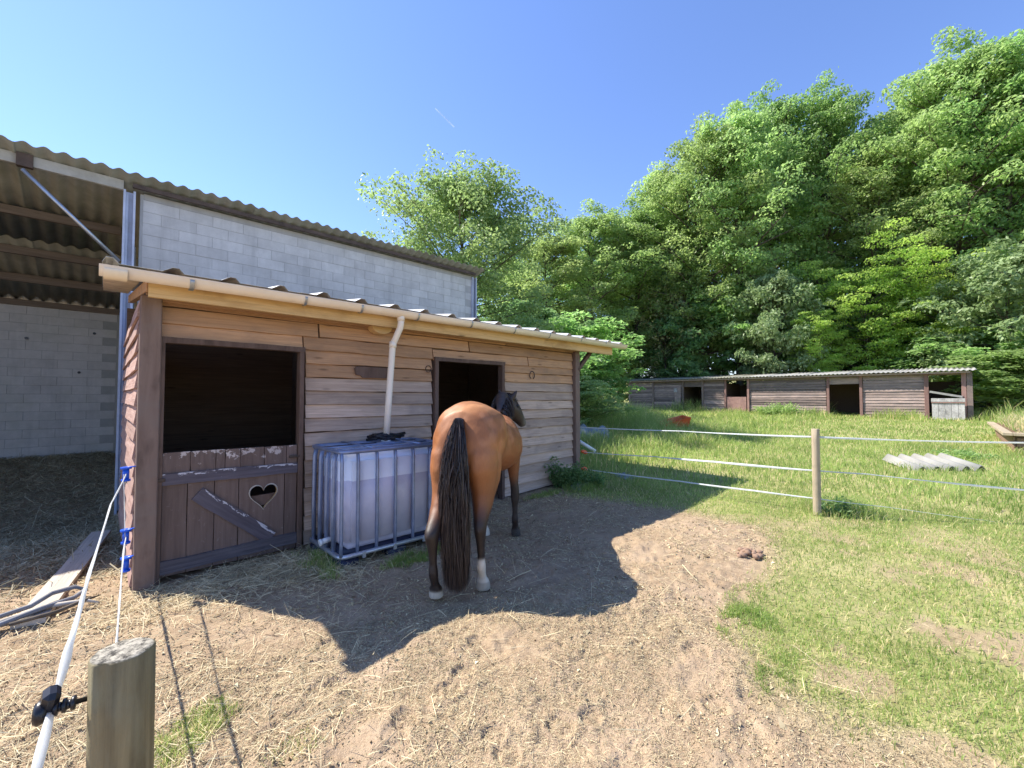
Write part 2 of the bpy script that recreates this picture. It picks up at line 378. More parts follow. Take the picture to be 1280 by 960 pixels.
def leafmat(name, c1, c2, trans=0.35, sc=0.35, rough=0.45, spec=0.35, dry=None):
    s = NT(name); v = s.vec('World', (1, 1, 1), False)
    at = s.n.new('ShaderNodeAttribute'); at.attribute_name = 'tint'
    c = s.mix(at.outputs['Fac'], c1, c2)
    c = s.hsv(c, val=s.math('ADD', s.math('MULTIPLY', s.ramp(s.noise(v, sc, 3, 0.6), 0.3, 0.7), 0.35), 0.82))
    c = s.hsv(c, h=s.math('ADD', 0.499, s.math('MULTIPLY', s.oi.outputs['Random'], 0.022)), val=s.math('ADD', 0.88, s.math('MULTIPLY', s.oi.outputs['Random'], 0.24)))
    if dry: c = s.mix(s.ramp(at.outputs['Fac'], 0.86, 0.93), c, dry)
    s.done(c, rough, spec=spec)
    tr = s.n.new('ShaderNodeBsdfTranslucent'); s.L(s.hsv(c, h=0.503, sat=1.05, val=1.75), tr.inputs['Color'])
    mx = s.n.new('ShaderNodeMixShader'); mx.inputs[0].default_value = trans
    s.L(s.b.outputs[0], mx.inputs[1]); s.L(tr.outputs[0], mx.inputs[2]); s.L(mx.outputs[0], s.out.inputs[0]); return s.m
M['leaf'] = leafmat('forest_leaf', (0.14, 0.22, 0.065), (0.31, 0.42, 0.145), 0.5)
M['leafy'] = leafmat('light_leaf', (0.19, 0.275, 0.085), (0.39, 0.47, 0.18), 0.5)
M['leafacacia'] = leafmat('bright_acacia_leaf', (0.27, 0.36, 0.065), (0.48, 0.56, 0.14), 0.5)
M['leafcherry'] = leafmat('cherry_leaf', (0.15, 0.22, 0.075), (0.33, 0.38, 0.15), 0.42)
M['leafpale'] = leafmat('pale_grey_leaf', (0.16, 0.25, 0.10), (0.34, 0.43, 0.20))
M['leafdark'] = leafmat('dark_bush_leaf', (0.10, 0.185, 0.06), (0.22, 0.32, 0.13), 0.46)
M['leafdry'] = leafmat('dry_reddish_leaf', (0.17, 0.20, 0.08), (0.33, 0.29, 0.15))
M['grass'] = leafmat('grass_blade', (0.17, 0.245, 0.055), (0.42, 0.48, 0.17), 0.5, 0.9, 0.5, 0.3, dry=(0.66, 0.56, 0.32))
M['straw'] = leafmat('straw_fibre', (0.20, 0.13, 0.08), (0.70, 0.57, 0.37), 0.1, 3.0, 0.6, 0.3)
M['darkstraw'] = leafmat('bay_straw_fibre', (0.20, 0.17, 0.10), (0.62, 0.54, 0.36), 0.1, 3.0, 0.8, 0.2)  # bay floor straw, slightly greyer and rougher than the yard straw

def doorplank_mat():
    s = NT('maroon_door_plank'); v = s.vec('Object', (20, 20, 1.4)); n1 = s.noise(v, 1.6, 6, 0.65, 0.3)
    c = s.mix(s.ramp(n1, 0.3, 0.7), (0.130, 0.088, 0.072), (0.20, 0.142, 0.118))
    sp = s.n.new('ShaderNodeSeparateXYZ'); s.L(s.geo.outputs['Position'], sp.inputs[0])
    wv = s.vec('World', (1, 1, 1)); nn = s.noise(wv, 10, 5, 0.7)
    zz = s.ramp(sp.outputs[2], 0.94, 1.12)
    th = s.math('ADD', nn, s.math('MULTIPLY', zz, 0.2)); pk = s.math('MULTIPLY', s.ramp(th, 0.70, 0.73), s.ramp(sp.outputs[2], 0.93, 0.97))
    c = s.mix(pk, c, (0.55, 0.47, 0.43))
    n5 = s.noise(wv, 28, 4, 0.7); c = s.mix(s.math('MULTIPLY', s.ramp(n5, 0.64, 0.68), 0.5), c, (0.28, 0.23, 0.21))
    s.bump(n1, 0.4, 0.004); c = s.hsv(c, val=s.math('ADD', 0.85, s.math('MULTIPLY', s.oi.outputs['Random'], 0.3)))
    return s.done(c, 0.75, spec=0.3)
M['doorplank'] = doorplank_mat()
def railpaint(name, thr):
    s = NT(name); n1 = s.noise(s.vec('Object', (1.4, 20, 20)), 1.6, 6, 0.65, 0.3)
    c = s.mix(s.ramp(n1, 0.3, 0.7), (0.085, 0.072, 0.085), (0.145, 0.125, 0.145))
    nn = s.noise(s.vec('Object', (4, 9, 12)), 2.2, 4, 0.7)
    sp = s.n.new('ShaderNodeSeparateXYZ'); s.L(s.co.outputs['Object'], sp.inputs[0])
    top = s.ramp(sp.outputs[2], 0.005, 0.045)
    c = s.mix(s.ramp(s.math('ADD', nn, s.math('MULTIPLY', top, 0.22)), thr, thr + 0.02), c, (0.55, 0.53, 0.56))
    s.bump(n1, 0.4, 0.004); return s.done(c, 0.75, spec=0.3)
M['railpeel'] = railpaint('peeling_rail', 0.70)
M['bracepeel'] = railpaint('peeling_brace', 0.76)
def bottle_mat():
    # milky plastic; the cloudy water inside colours it up to the filling level
    s = NT('milky_tank_plastic'); v = s.vec('World', (1, 1, 1)); n = s.noise(v, 5, 4, 0.6); sp = s.n.new('ShaderNodeSeparateXYZ'); s.L(s.geo.outputs['Position'], sp.inputs[0])
    lv = s.ramp(sp.outputs[2], 0.812, 0.818)
    c = s.mix(lv, s.mix(s.ramp(n, .3, .7), (0.58, 0.565, 0.68), (0.70, 0.68, 0.79)), (0.92, 0.93, 0.97))
    c = s.mix(s.math('MULTIPLY', s.ramp(s.noise(v, 22, 4, 0.75), 0.66, 0.74), 0.6), c, (0.30, 0.29, 0.34)); s.done(c, 0.3, spec=0.45)
    s.b.inputs['Subsurface Weight'].default_value = 0.15; s.b.inputs['Subsurface Radius'].default_value = (.05, .05, .05)
    return s.m
M['bottle'] = bottle_mat()
M['water'] = plain('cloudy_lavender_water', (0.60, 0.57, 0.68), 0.3, nz=0.06, scale=3)
M['tankair'] = plain('white_inner_wall', (0.93, 0.94, 0.95), 0.5, nz=0.03, scale=3)

# ================================================================== SETTING: ground
def build_ground():
    az0 = math.radians(46)
    fine = np.radians(np.arange(-60, 60.01, 0.2)) + az0
    coarse = np.radians(np.arange(64, 300 - 3.9, 4)) + az0
    A = np.concatenate([fine, coarse]); na = len(A)
    r = [0.25, 0.6, 0.9, 1.1, 1.25]
    while r[-1] < 12: r.append(r[-1] * 1.0078)
    while r[-1] < 60: r.append(r[-1] * 1.03)
    while r[-1] < 1500: r.append(r[-1] * 1.25)
    R = np.array(r); nr = len(R)
    X = R[:, None] * np.cos(A)[None]; Y = R[:, None] * np.sin(A)[None]
    Z = hfull(X, Y); Z = np.where(R[:, None] > 120, hbase(X, Y), Z)
    V = np.stack([X, Y, Z], -1).reshape(-1, 3); V = np.vstack([V, [[0, 0, 0]]])
    i = np.arange(nr - 1)[:, None] * na; j = np.arange(na)[None]; j2 = (j + 1) % na
    F = np.stack([i + j, i + na + j, i + na + j2, i + j2], -1).reshape(-1, 4)
    jj = np.arange(na); c = len(V) - 1
    F2 = np.stack([np.full(na, c), jj, (jj + 1) % na, (jj + 1) % na], -1)
    D = dirtmask(V[:, 0], V[:, 1]); D = np.maximum(D, baremask(V[:, 0], V[:, 1]))
    me = npmesh('ground', V, F, True, {'dirt': D})
    o = link('ground', me, M['ground']); o['kind'] = 'structure'
    # small cap under the camera
    cap = pydata('ground_centre', [tuple(V[k]) for k in range(na)], [tuple(range(na))])
    bm = bmesh.new(); bm.from_mesh(me)
    bm.verts.ensure_lookup_table(); bm.faces.new([bm.verts[k] for k in range(na)]); bm.to_mesh(me); bm.free()
    bpy.data.meshes.remove(cap)
build_ground()

# ================================================================== STABLE
YF = 4.72
st = empty('wooden_stable', (3.2, 6.3, 0), 'low timber stable with weatherboard front, cream gutter and two stall doorways', 'stable')
def brow(x0, x1, z, seed, mat='board', w=0.1395, y=YF):
    L = x1 - x0; zc = z + 0.0725
    tilt = random.uniform(-0.006, 0.006) / max(L, 1)
    plank('weatherboard', ((x0 + x1) / 2, y + random.uniform(-.004, .004), zc + random.uniform(-.004, .004)), L - 0.008, 0.027, w, M[mat], st,
          rot=(math.radians(-12), tilt + random.uniform(-.002, .002), 0), wob=0.0048, seg=9)
P = 0.1445
for k in range(14):
    z = 0.075 + P * k
    mt = 'board' if k < 12 else 'board_top'
    brow(1.535, 3.095, z, k, mt)
    # right-hand panel: lower boards climb towards the corner, as in the photograph
    L = 6.05 - 4.385; up = 0.0
    lift = 0.035 * max(0, (6 - k) / 6.0)
    plank('weatherboard', (4.385 + L / 2, YF, z + 0.0725 + 0.03 + lift * 0.6), L - 0.008, 0.027, 0.140, M[mt], st, rot=(math.radians(-12), -lift / L * 1.6 + random.uniform(-.003, .003), 0), wob=0.0055, seg=9)
z = 0.075 + P * 14
brow(0.36, 1.50, z + 0.005, 20, 'board_top'); brow(1.505, 3.10, z, 21, 'board_top'); brow(3.105, 4.9, z, 22, 'board_top'); brow(4.905, 6.05, z + .01, 23, 'board_top')
z += P
brow(0.36, 1.66, z, 24, 'board_top', 0.142); brow(1.665, 3.7, z, 25, 'board_top', 0.14); brow(3.705, 6.05, z, 26, 'board_top', 0.14)
z += P
brow(0.30, 2.2, z + .01, 27, 'board_top', 0.15); brow(2.205, 4.4, z + .01, 28, 'board_top', 0.15); brow(4.405, 6.1, z + .01, 29, 'board_top', 0.15)
plank('eave_batten', (3.2, YF - 0.045, 2.455), 5.9, 0.05, 0.07, M['board_top'], st)
# corner posts
box('corner_post', (0.285, YF - 0.03, 1.2), (0.14, 0.13, 2.5), M['post'], st, bev=0.008)
box('corner_post', (6.115, YF - 0.02, 1.27), (0.125, 0.13, 2.4), M['post'], st, bev=0.008)
# side walls (left one lapped and sun-lit), back wall, partition
def vis_side(x, k, zz, mat):
    plank('side_board', (x, 6.3, zz), 3.05, 0.018, 0.16, M[mat], st, rot=(math.radians(-8), 0, math.radians(-90)), wob=0.006, seg=8)
for k in range(16):
    vis_side(0.215, k, 0.11 + 0.15 * k, 'board_red')
    if k < 16: plank('side_board', (6.19, 6.3, 0.17 + 0.147 * k), 3.05, 0.018, 0.155, M['board'], st, rot=(math.radians(-6), 0, math.radians(90)), wob=0.005, seg=8)
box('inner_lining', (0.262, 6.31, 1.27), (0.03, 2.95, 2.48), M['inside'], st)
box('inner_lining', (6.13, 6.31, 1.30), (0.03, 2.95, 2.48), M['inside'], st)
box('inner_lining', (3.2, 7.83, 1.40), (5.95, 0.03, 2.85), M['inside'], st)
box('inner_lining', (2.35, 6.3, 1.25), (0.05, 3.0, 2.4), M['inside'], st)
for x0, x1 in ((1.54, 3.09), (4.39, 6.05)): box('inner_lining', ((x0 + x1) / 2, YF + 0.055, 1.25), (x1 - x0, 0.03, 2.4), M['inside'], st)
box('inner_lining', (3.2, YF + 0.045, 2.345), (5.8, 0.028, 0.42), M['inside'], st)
# openings: frames
def frame(x0, x1, zt, w=0.05):
    box('door_jamb', (x0 - w / 2 + 0.01, YF - 0.005, (zt + .02) / 2 + .02), (w, 0.1, zt), M['frame'], st, bev=.004)
    box('door_jamb', (x1 + w / 2 - 0.01, YF - 0.005, (zt + .02) / 2 + .02), (w, 0.1, zt), M['frame'], st, bev=.004)
    plank('lintel', ((x0 + x1) / 2, YF - 0.008, zt + 0.012), x1 - x0 + 2 * w - 0.01, 0.1, 0.05, M['frame'], st)
frame(0.375, 1.475, 2.085, 0.045); frame(3.165, 4.315, 2.095, 0.055)
# half door with heart
HY = YF - 0.015
hd = plank('half_door', (0.925, HY + 0.026, 0.60), 1.07, 0.018, 0.10, M['frame'], st); hd['label'] = 'maroon half door with a heart cut-out'
def vplank(x0, x1, z0, z1, mat='doorplank'):
    me = plankmesh(z1 - z0, 0.02, x1 - x0 - 0.006, random.randint(0, 999), 0.0022, 4)
    for v in me.vertices: v.co = (v.co.z, v.co.y, v.co.x)
    bm = bmesh.new(); bm.from_mesh(me); bmesh.ops.recalc_face_normals(bm, faces=bm.faces); bm.to_mesh(me); bm.free()
    link('door_plank', me, M[mat], hd, ((x0 + x1) / 2, HY, (z0 + z1) / 2))
# lower field
for a, b in ((0.385, 0.562), (0.562, 0.76), (0.76, 0.95), (1.345, 1.46)): vplank(a, b, 0.075, 0.90)
# wide plank with heart hole
def heart(cx, cz, w, h, n=40):
    P_ = []
    for i in range(n):
        t = 2 * math.pi * i / n
        x = 16 * math.sin(t) ** 3; z = 13 * math.cos(t) - 5 * math.cos(2 * t) - 2 * math.cos(3 * t) - math.cos(4 * t)
        P_.append((cx + x / 32 * w, cz + (z + 2.6) / 29.0 * h))
    return P_
def holed(name, outer, hole, y, T, mat, parent, c):
    polys = [[Vector((p[0], p[1], 0)) for p in outer], [Vector((p[0], p[1], 0)) for p in hole]]
    tri = tessellate_polygon(polys); fl = outer + hole; n = len(fl); no = len(outer); v = []; f = []; mi = []
    for yy in (-T / 2, T / 2):
        v += [(p[0] - c[0], yy, p[1] - c[2]) for p in fl]
    for t in tri:
        f.append(tuple(t)); mi.append(0); f.append(tuple(n + i for i in reversed(t))); mi.append(0)
    for rng_, m_ in ((range(0, no), 0), (range(no, n), 1)):
        idx = list(rng_)
        for i in range(len(idx)):
            a, b = idx[i], idx[(i + 1) % len(idx)]; f.append((a, b, n + b, n + a)); mi.append(m_)
    me = pydata(name, v, f, mids=mi)
    bm = bmesh.new(); bm.from_mesh(me); bmesh.ops.recalc_face_normals(bm, faces=bm.faces); bm.to_mesh(me); bm.free()
    return link(name, me, mat, parent, c)
H1 = heart(1.158, 0.628, 0.235, 0.235)
outer = [(0.953, 0.075), (1.342, 0.075), (1.342, 0.90), (0.953, 0.90)]
o = holed('door_plank', outer, H1, HY, 0.02, [M['doorplank'], M['fascia']], hd, (1.148, HY, 0.49)); o['label'] = 'wide maroon plank pierced by a heart'
# worn rim round the heart
v = []; f = []
H2 = heart(1.158, 0.628, 0.255, 0.257)
for (p, q) in zip(H1, H2):
    v.append((p[0] - 1.158, -0.004, p[1] - .628)); v.append((q[0] - 1.158, -0.0015, q[1] - .628))
nn = len(H1)
for i in range(nn):
    j = (i + 1) % nn; f.append((2 * i, 2 * i + 1, 2 * j + 1, 2 * j))
link('heart_rim', pydata('heart_rim', v, f), M['greyplank'], hd, (1.158, HY - 0.0125, 0.628))
# upper strip of shorter planks
for a, b in ((0.385, 0.578), (0.578, 0.765), (0.765, 0.838), (0.838, 0.957), (0.957, 1.16), (1.16, 1.36), (1.36, 1.46)): vplank(a, b, 0.905, 1.125 - 0.012 * (a - .385))
plank('door_rail', (0.922, HY - 0.022, 0.892), 1.075, 0.024, 0.098, M['railpeel'], hd, rot=(0, 0.012, 0))
plank('door_rail', (0.922, HY - 0.022, 0.165), 1.075, 0.024, 0.105, M['rail'], hd, rot=(0, -0.022, 0))
plank('door_brace', (0.93, HY - 0.019, 0.485), 0.80, 0.018, 0.125, M['bracepeel'], hd, rot=(0, math.radians(41), 0))
box('door_latch', (1.43, HY - 0.03, 1.0), (0.10, 0.02, 0.025), M['fascrew'], hd, bev=.004)
box('door_hinge', (0.36, HY - 0.04, 0.90), (0.09, 0.015, 0.03), M['fascrew'], hd, bev=.004)
# roof: eave beam, rafters, sheets, gutter
EAVY, RZ = 4.42, 2.60
sl_ = 0.135
plank('eave_fascia', (3.59, 4.47, 2.475), 6.68, 0.045, 0.135, M['fascia'], st, wob=0.003, seg=10)
for i, x in enumerate((0.27, 1.0, 2.0, 3.0, 4.0, 5.0, 6.0, 6.95)):
    box('rafter', (x, 6.28, 2.50 + sl_ * 1.85), (0.06, 3.58, 0.10), M['board_top'], st, rot=(math.atan(sl_), 0, 0), bev=.004)
# half-round log end above the sign
v, f = [], []
for y in (0, 0.12):
    v.append((0, y, 0))
    for k in range(13):
        a = math.pi + math.pi * k / 12; v.append((0.125 * math.cos(a), y, 0.085 * math.sin(a)))
for k in range(12): f.append((0, k + 1, k + 2)); f.append((14, 14 + k + 2, 14 + k + 1)); f.append((k + 1, 14 + k + 1, 14 + k + 2, k + 2))
f.append((1, 0, 14, 15)); f.append((0, 13, 27, 14))
link('purlin_end', pydata('purlin_end', v, f), M['fascia'], st, (2.33, YF - 0.14, 2.425))
# ribbed sheets, one per 4 ribs
def ribprofile(x0, x1, pitch=0.39, first=0.41):
    xs = [(x0, 0)]; k = 0
    c = first - pitch * 3
    while c < x1 + pitch:
        for dx, dz in ((-0.085, 0), (-0.02, 0.040), (0.02, 0.040), (0.055, 0)):
            if x0 < c + dx < x1: xs.append((c + dx, dz))
        c += pitch
    xs.append((x1, 0)); return xs
def roofsheet(name, prof, y0, y1, z0, z1, T, mat, parent, label=None, smooth=False, dz=0.0):
    n = len(prof); c = Vector(((prof[0][0] + prof[-1][0]) / 2, (y0 + y1) / 2, (z0 + z1) / 2)); v = []; f = []
    for (y, zz) in ((y0, z0), (y1, z1)):
        for x, h in prof: v.append(Vector((x, y, zz + h + dz)) - c)
        for x, h in prof: v.append(Vector((x, y, zz + h - T + dz)) - c)
    for i in range(n - 1):
        f.append((i, i + 1, 2 * n + i + 1, 2 * n + i)); f.append((n + i, 3 * n + i, 3 * n + i + 1, n + i + 1))
        f.append((i, n + i, n + i + 1, i + 1)); f.append((2 * n + i, 2 * n + i + 1, 3 * n + i + 1, 3 * n + i))
    f.append((0, 2 * n, 3 * n, n)); f.append((n - 1, 2 * n - 1, 4 * n - 1, 3 * n - 1))
    me = pydata(name, v, f, smooth)
    bm = bmesh.new(); bm.from_mesh(me); bmesh.ops.recalc_face_normals(bm, faces=bm.faces); bm.to_mesh(me); bm.free()
    o = link(name, me, mat, parent, c)
    return o
edges = [-0.02, 1.37, 2.93, 4.49, 6.05, 7.12]
for i in range(5):
    roofsheet('roof_sheet', ribprofile(edges[i] - (0.03 if i else 0), edges[i + 1]), 4.33 - random.uniform(0, .02), 7.95, 2.605, 2.605 + sl_ * 3.62, 0.0015 if i else 0.002, M['steelroof'], st, dz=0.002 * (i % 2))
roofsheet('roof_underlay', [(-0.015, 0), (0.235, 0)], 4.36, 7.9, 2.575, 2.575 + sl_ * 3.54, 0.012, M['soffit'], st)
# gutter: half-round trough with end caps
def gutter(x0, x1, y, z, r=0.062):
    v = []; f = []; n = 12; T = 0.005
    prof = []
    for k in range(n + 1):
        a = math.pi + math.pi * k / n; prof.append((r * math.cos(a), r * 1.05 * math.sin(a)))
    prof = [(-r - .006, 0.012)] + [(p[0], p[1]) for p in prof] + [(r + .004, 0.02)]
    pin = [(p[0] * 0.92, p[1] * 0.92 + .001) for p in prof]
    N = len(prof)
    for x in (x0 - (x0 + x1) / 2, x1 - (x0 + x1) / 2):
        for p in prof: v.append((x, p[0], p[1]))
        for p in pin: v.append((x, p[0], p[1]))
    for i in range(N - 1):
        f.append((i, i + 1, 2 * N + i + 1, 2 * N + i)); f.append((N + i, 3 * N + i, 3 * N + i + 1, N + i + 1))
    f.append((0, 2 * N, 3 * N, N)); f.append((N - 1, 2 * N - 1, 4 * N - 1, 3 * N - 1))
    f.append(tuple(range(N))); f.append(tuple(2 * N + i for i in reversed(range(N))))
    me = pydata('gutter', v, f)
    bm = bmesh.new(); bm.from_mesh(me); bmesh.ops.recalc_face_normals(bm, faces=bm.faces); bm.to_mesh(me); bm.free()
    me.polygons.foreach_set('use_smooth', [len(p.vertices) == 4 for p in me.polygons])
    return link('gutter', me, M['gutter'], st, ((x0 + x1) / 2, y, z))
GY, GZ = 4.335, 2.575
gt = gutter(-0.035, 7.19, GY, GZ); gt.rotation_euler = (0, -0.004, 0)
def strap(x, w=0.022, mat='bracket', rr=0.068, dz=0):
    v = []; f = []; n = 10
    for s_ in (-w / 2, w / 2):
        for k in range(n + 1):
            a = math.pi * 0.98 + math.pi * 0.75 * k / n; v.append((s_, rr * math.cos(a), rr * 1.05 * math.sin(a)))
        v.append((s_, -rr * .75, 0.018))
    N = n + 2
    order = [n + 1] + list(range(n + 1))
    for i in range(len(order) - 1): f.append((order[i], order[i + 1], N + order[i + 1], N + order[i]))
    return link('gutter_bracket', pydata('gutter_bracket', v, f, True), M[mat], gt, (x, GY, GZ + dz + 0.004 * (x - 3.5)))
for x in (0.51, 1.39, 1.95, 2.63, 3.42, 4.20, 4.95, 5.75, 6.47): strap(x, 0.030 if x < 1 else 0.022)
strap(0.055, 0.13, 'gutter', 0.0665)
# downpipe
tube('downpipe', [(2.43, GY, 2.53), (2.43, GY, 2.44), (2.425, GY + .01, 2.39), (2.40, GY + .06, 2.28), (2.385, GY + .085, 2.22), (2.375, GY + .09, 2.15), (2.335, 4.42, 1.60), (2.295, 4.40, 1.13)], 0.036, M['pipe'], st, 14)
tube('pipe_collar', [(2.382, GY + .087, 2.235), (2.378, GY + .09, 2.17)], 0.041, M['pipe'], st, 14)
tube('pipe_collar', [(2.43, GY, 2.535), (2.43, GY, 2.47)], 0.042, M['pipe'], st, 14)
# knee brace at right end and a roof edge rafter
plank('knee_brace', (6.33, YF - 0.06, 2.27), 0.52, 0.06, 0.06, M['frame'], st, rot=(0, math.radians(-42), 0))
# hanging plank sign (blank, weathered), rings
v = [(-.215, 0, .04), (-.19, 0, .062), (-.10, 0, .066), (.22, 0, .062), (.22, 0, -.062), (-.12, 0, -.064), (-.15, 0, -.038), (-.20, 0, -.03)]
vv = [(a, -0.012, c) for a, b, c in v] + [(a, 0.012, c) for a, b, c in v]; n = 8
f = [tuple(range(n)), tuple(n + i for i in reversed(range(n)))] + [(i, n + i, n + (i + 1) % n, (i + 1) % n) for i in range(n)]
link('name_board', pydata('name_board', vv, f), M['frame'], st, (2.265, YF - 0.035, 1.89))
def ring(cx, cz, r, th=0.006, gap=False):
    pts = []
    n = 18
    for k in range(n + 1):
        a = (math.radians(-60) + math.radians(300) * k / n) if gap else 2 * math.pi * k / n
        pts.append((cx + r * math.cos(a), YF - 0.03, cz + r * math.sin(a) * (1.15 if gap else 1)))
    tube('horseshoe' if gap else 'tie_ring', pts, th, M['fascrew'], st, 5)
ring(3.03, 1.97, 0.042); ring(4.98, 1.96, 0.055, 0.009, True)

# ================================================================== BARN
bn = empty('block_barn', (2, 11, 0), 'tall grey concrete block barn with corrugated roof and open bay at left', 'barn')
YB = 9.67
def blockmesh(name, s, seed=0):
    bm = bmesh.new(); bmesh.ops.create_cube(bm, size=1.0); bmesh.ops.scale(bm, vec=s, verts=bm.verts)
    bmesh.ops.bevel(bm, geom=bm.edges[:], offset=0.002, segments=1, affect='EDGES'); me = bpy.data.meshes.new(name); bm.to_mesh(me); bm.free(); return me
fw_ = box('front_wall', (4.08, YB + 0.056, 2.4), (7.35, 0.16, 5.42), M['mortar'], bn)
bmA = blockmesh('block', (0.494, 0.06, 0.194)); bmA.materials.append(M['block'])
bmH = blockmesh('block', (0.244, 0.06, 0.194)); bmH.materials.append(M['block'])
for r_ in range(11):
    zc = 5.02 - 0.1 - 0.2 * r_
    x = 0.44; off = (r_ % 2) * 0.25
    if off: link('block', bmH, None, fw_, (x + .125, YB, zc)); x += .25
    while x + .5 <= 7.66:
        link('block', bmA, None, fw_, (x + .25, YB + random.uniform(-.003, .003), zc + random.uniform(-.002, .002))); x += .5
    if 7.66 - x > .2: link('block', bmH, None, fw_, (x + .125, YB, zc))
box('wall_plate', (4.05, YB + 0.02, 5.075), (7.2, 0.10, 0.105), M['mortar'], fw_, bev=.004)
# steel H posts
def hpost(x, y, z0, z1):
    v = []; f = []
    for c, s in (((-.062, 0, 0), (.03, .15, z1 - z0)), ((.062, 0, 0), (.03, .15, z1 - z0)), ((0, .04, 0), (.094, .012, z1 - z0))): boxvf(c, s, v, f)
    for c, s in (((-.028, -.02, .1), (.03, .02, z1 - z0 - .3)),): boxvf(c, s, v, f)
    link('steel_post', pydata('steel_post', v, f), M['galvpost'], bn, (x, y, (z0 + z1) / 2))
hpost(0.265, YB - 0.08, -0.5, 5.08); hpost(7.74, YB - 0.02, -0.1, 5.1)
# right side wall and back
box('side_wall', (7.72, 12.3, 2.2), (0.18, 4.9, 4.7), M['mortar'], bn)
rw = box('bay_partition', (0.34, 12.1, 2.0), (0.06, 4.7, 4.9), M['mortarin'], bn)
rw.location.z -= 0.25
# bay back wall with blocks
bw = box('bay_back_wall', (-1.75, 14.576, 1.63), (4.6, 0.16, 4.1), M['mortarin'], bn)
bmB = blockmesh('block', (0.494, 0.06, 0.194)); bmB.materials.append(M['blockin'])
for r_ in range(19):
    zc = 3.58 - 0.2 * r_; x = 0.24 - (r_ % 2) * 0.25
    while x > -2.4:
        link('block', bmB, None, bw, (x - .25, 14.52 + random.uniform(-.004, .004), zc)); x -= .5
for hx, hz in ((-1.25, 2.94), (-0.16, 3.16), (-0.4, 2.2)):
    link('hole', pydata('hole', *(lambda L: (L[0], L[1]))(loft([(0, 0, -.02, .03, .03), (0, 0, .02, .03, .03)], 10))), M['black'], bw, (hx, 14.482, hz), rot=(math.pi / 2, 0, 0))  # solid black discs; their colour stands in for the shade inside holes
box('bay_left_wall', (-6.0, 12.1, 2.2), (0.2, 4.9, 4.4), M['mortarin'], bn)
box('bay_back_wall', (-5.0, 14.66, 1.63), (2.0, 0.16, 4.1), M['mortarin'], bn)
# purlins along X, following the roof slope (z = 5.3 - 0.285 (y - 9.4))
def rz(y): return 5.33 - 0.285 * (y - 9.37)
for y, w_, h_, mt in ((10.95, .08, .14, 'purlin'), (12.25, .08, .15, 'purlin'), (13.35, .08, .16, 'purlin')):
    box('purlin', (-2.85, y, rz(y) - 0.115), (6.1, w_, h_), M[mt], bn, bev=.004)
box('wall_plate', (-2.75, 14.5, 3.735), (6.4, 0.14, 0.13), M['purlin'], bn)
box('eave_beam', (-3.2, 9.62, 5.165), (4.6, 0.06, 0.16), M['beam'], bn, bev=.003)
box('eave_beam', (-0.34, 9.60, 5.165), (1.06, 0.06, 0.16), M['beam'], bn, bev=.003)
box('beam_bracket', (-0.905, 9.58, 5.15), (0.17, 0.09, 0.20), M['fascrew'], bn, bev=.004)
box('eave_angle', (4.0, 9.50, 5.165), (7.4, 0.05, 0.07), M['fascrew'], bn)
tube('strut', [(-0.92, 9.48, 4.98), (0.16, 9.55, 3.86)], 0.028, M['galv'], bn, 10)
# corrugated sheets
def corr(x0, x1, pitch=0.208, a=0.026, n=8, first=0.136):
    out = []; m = max(2, int(round((x1 - x0) / pitch * n)))
    for i in range(m + 1):
        x = x0 + (x1 - x0) * i / m; out.append((x, a * math.cos(2 * math.pi * (x - first) / pitch)))
    return out
x = -6.2; i = 0
while x < 7.85:
    x1 = min(x + 1.04, 7.95)
    roofsheet('roof_sheet', corr(x - .04, x1), 9.37 + random.uniform(-.012, .012), 12.1, rz(9.37), rz(12.1), 0.008, M['fibre'], bn, smooth=True, dz=0.010 * (i % 2))
    roofsheet('roof_sheet', corr(x - .04, x1), 12.0, 14.75, rz(12.0) - .014, rz(14.75) - .014, 0.008, M['fibre'], bn, smooth=True, dz=0.010 * (i % 2))
    x = x1 if x1 < 7.9 else 99; i += 1

# ================================================================== WATER TANK
tk = empty('water_tank', (2.16, 4.26, 0.03), 'caged translucent water tank standing under the cream downpipe', 'water tank')
TX0, TX1, TY0, TY1 = 1.59, 2.74, 3.88, 4.64
def rbox(name, x0, x1, y0, y1, z0, z1, r, mat, parent, seg=3):
    bm = bmesh.new(); bmesh.ops.create_cube(bm, size=1.0); bmesh.ops.scale(bm, vec=(x1 - x0, y1 - y0, z1 - z0), verts=bm.verts)
    bmesh.ops.bevel(bm, geom=bm.edges[:], offset=r, segments=seg, affect='EDGES'); me = bpy.data.meshes.new(name); bm.to_mesh(me); bm.free()
    me.polygons.foreach_set('use_smooth', [True] * len(me.polygons))
    return link(name, me, mat, parent, ((x0 + x1) / 2, (y0 + y1) / 2, (z0 + z1) / 2))
rbox('bottle', TX0 + .03, TX1 - .03, TY0 + .03, TY1 - .03, 0.165, 1.085, 0.085, M['bottle'], tk, 5)
for x in (1.592, 1.745, 1.935, 2.13, 2.33, 2.53, 2.735): tube('cage_bar', [(x, TY0 + .004, 0.15), (x, TY0, 0.25), (x, TY0, 1.0), (x, TY0 + .015, 1.085)], [(.022, .015)] * 4, M['cage'], tk, 8)
for y in (4.05, 4.22, 4.39, 4.56): tube('cage_bar', [(TX0, y, 0.15), (TX0 - .004, y, 0.5), (TX0, y, 1.0), (TX0 + .015, y, 1.085)], [(.015, .022)] * 4, M['cage'], tk, 8)
for y in (4.05, 4.22, 4.39, 4.56): tube('cage_bar', [(TX1, y, 0.15), (TX1, y, 1.085)], 0.014, M['cage'], tk, 6)
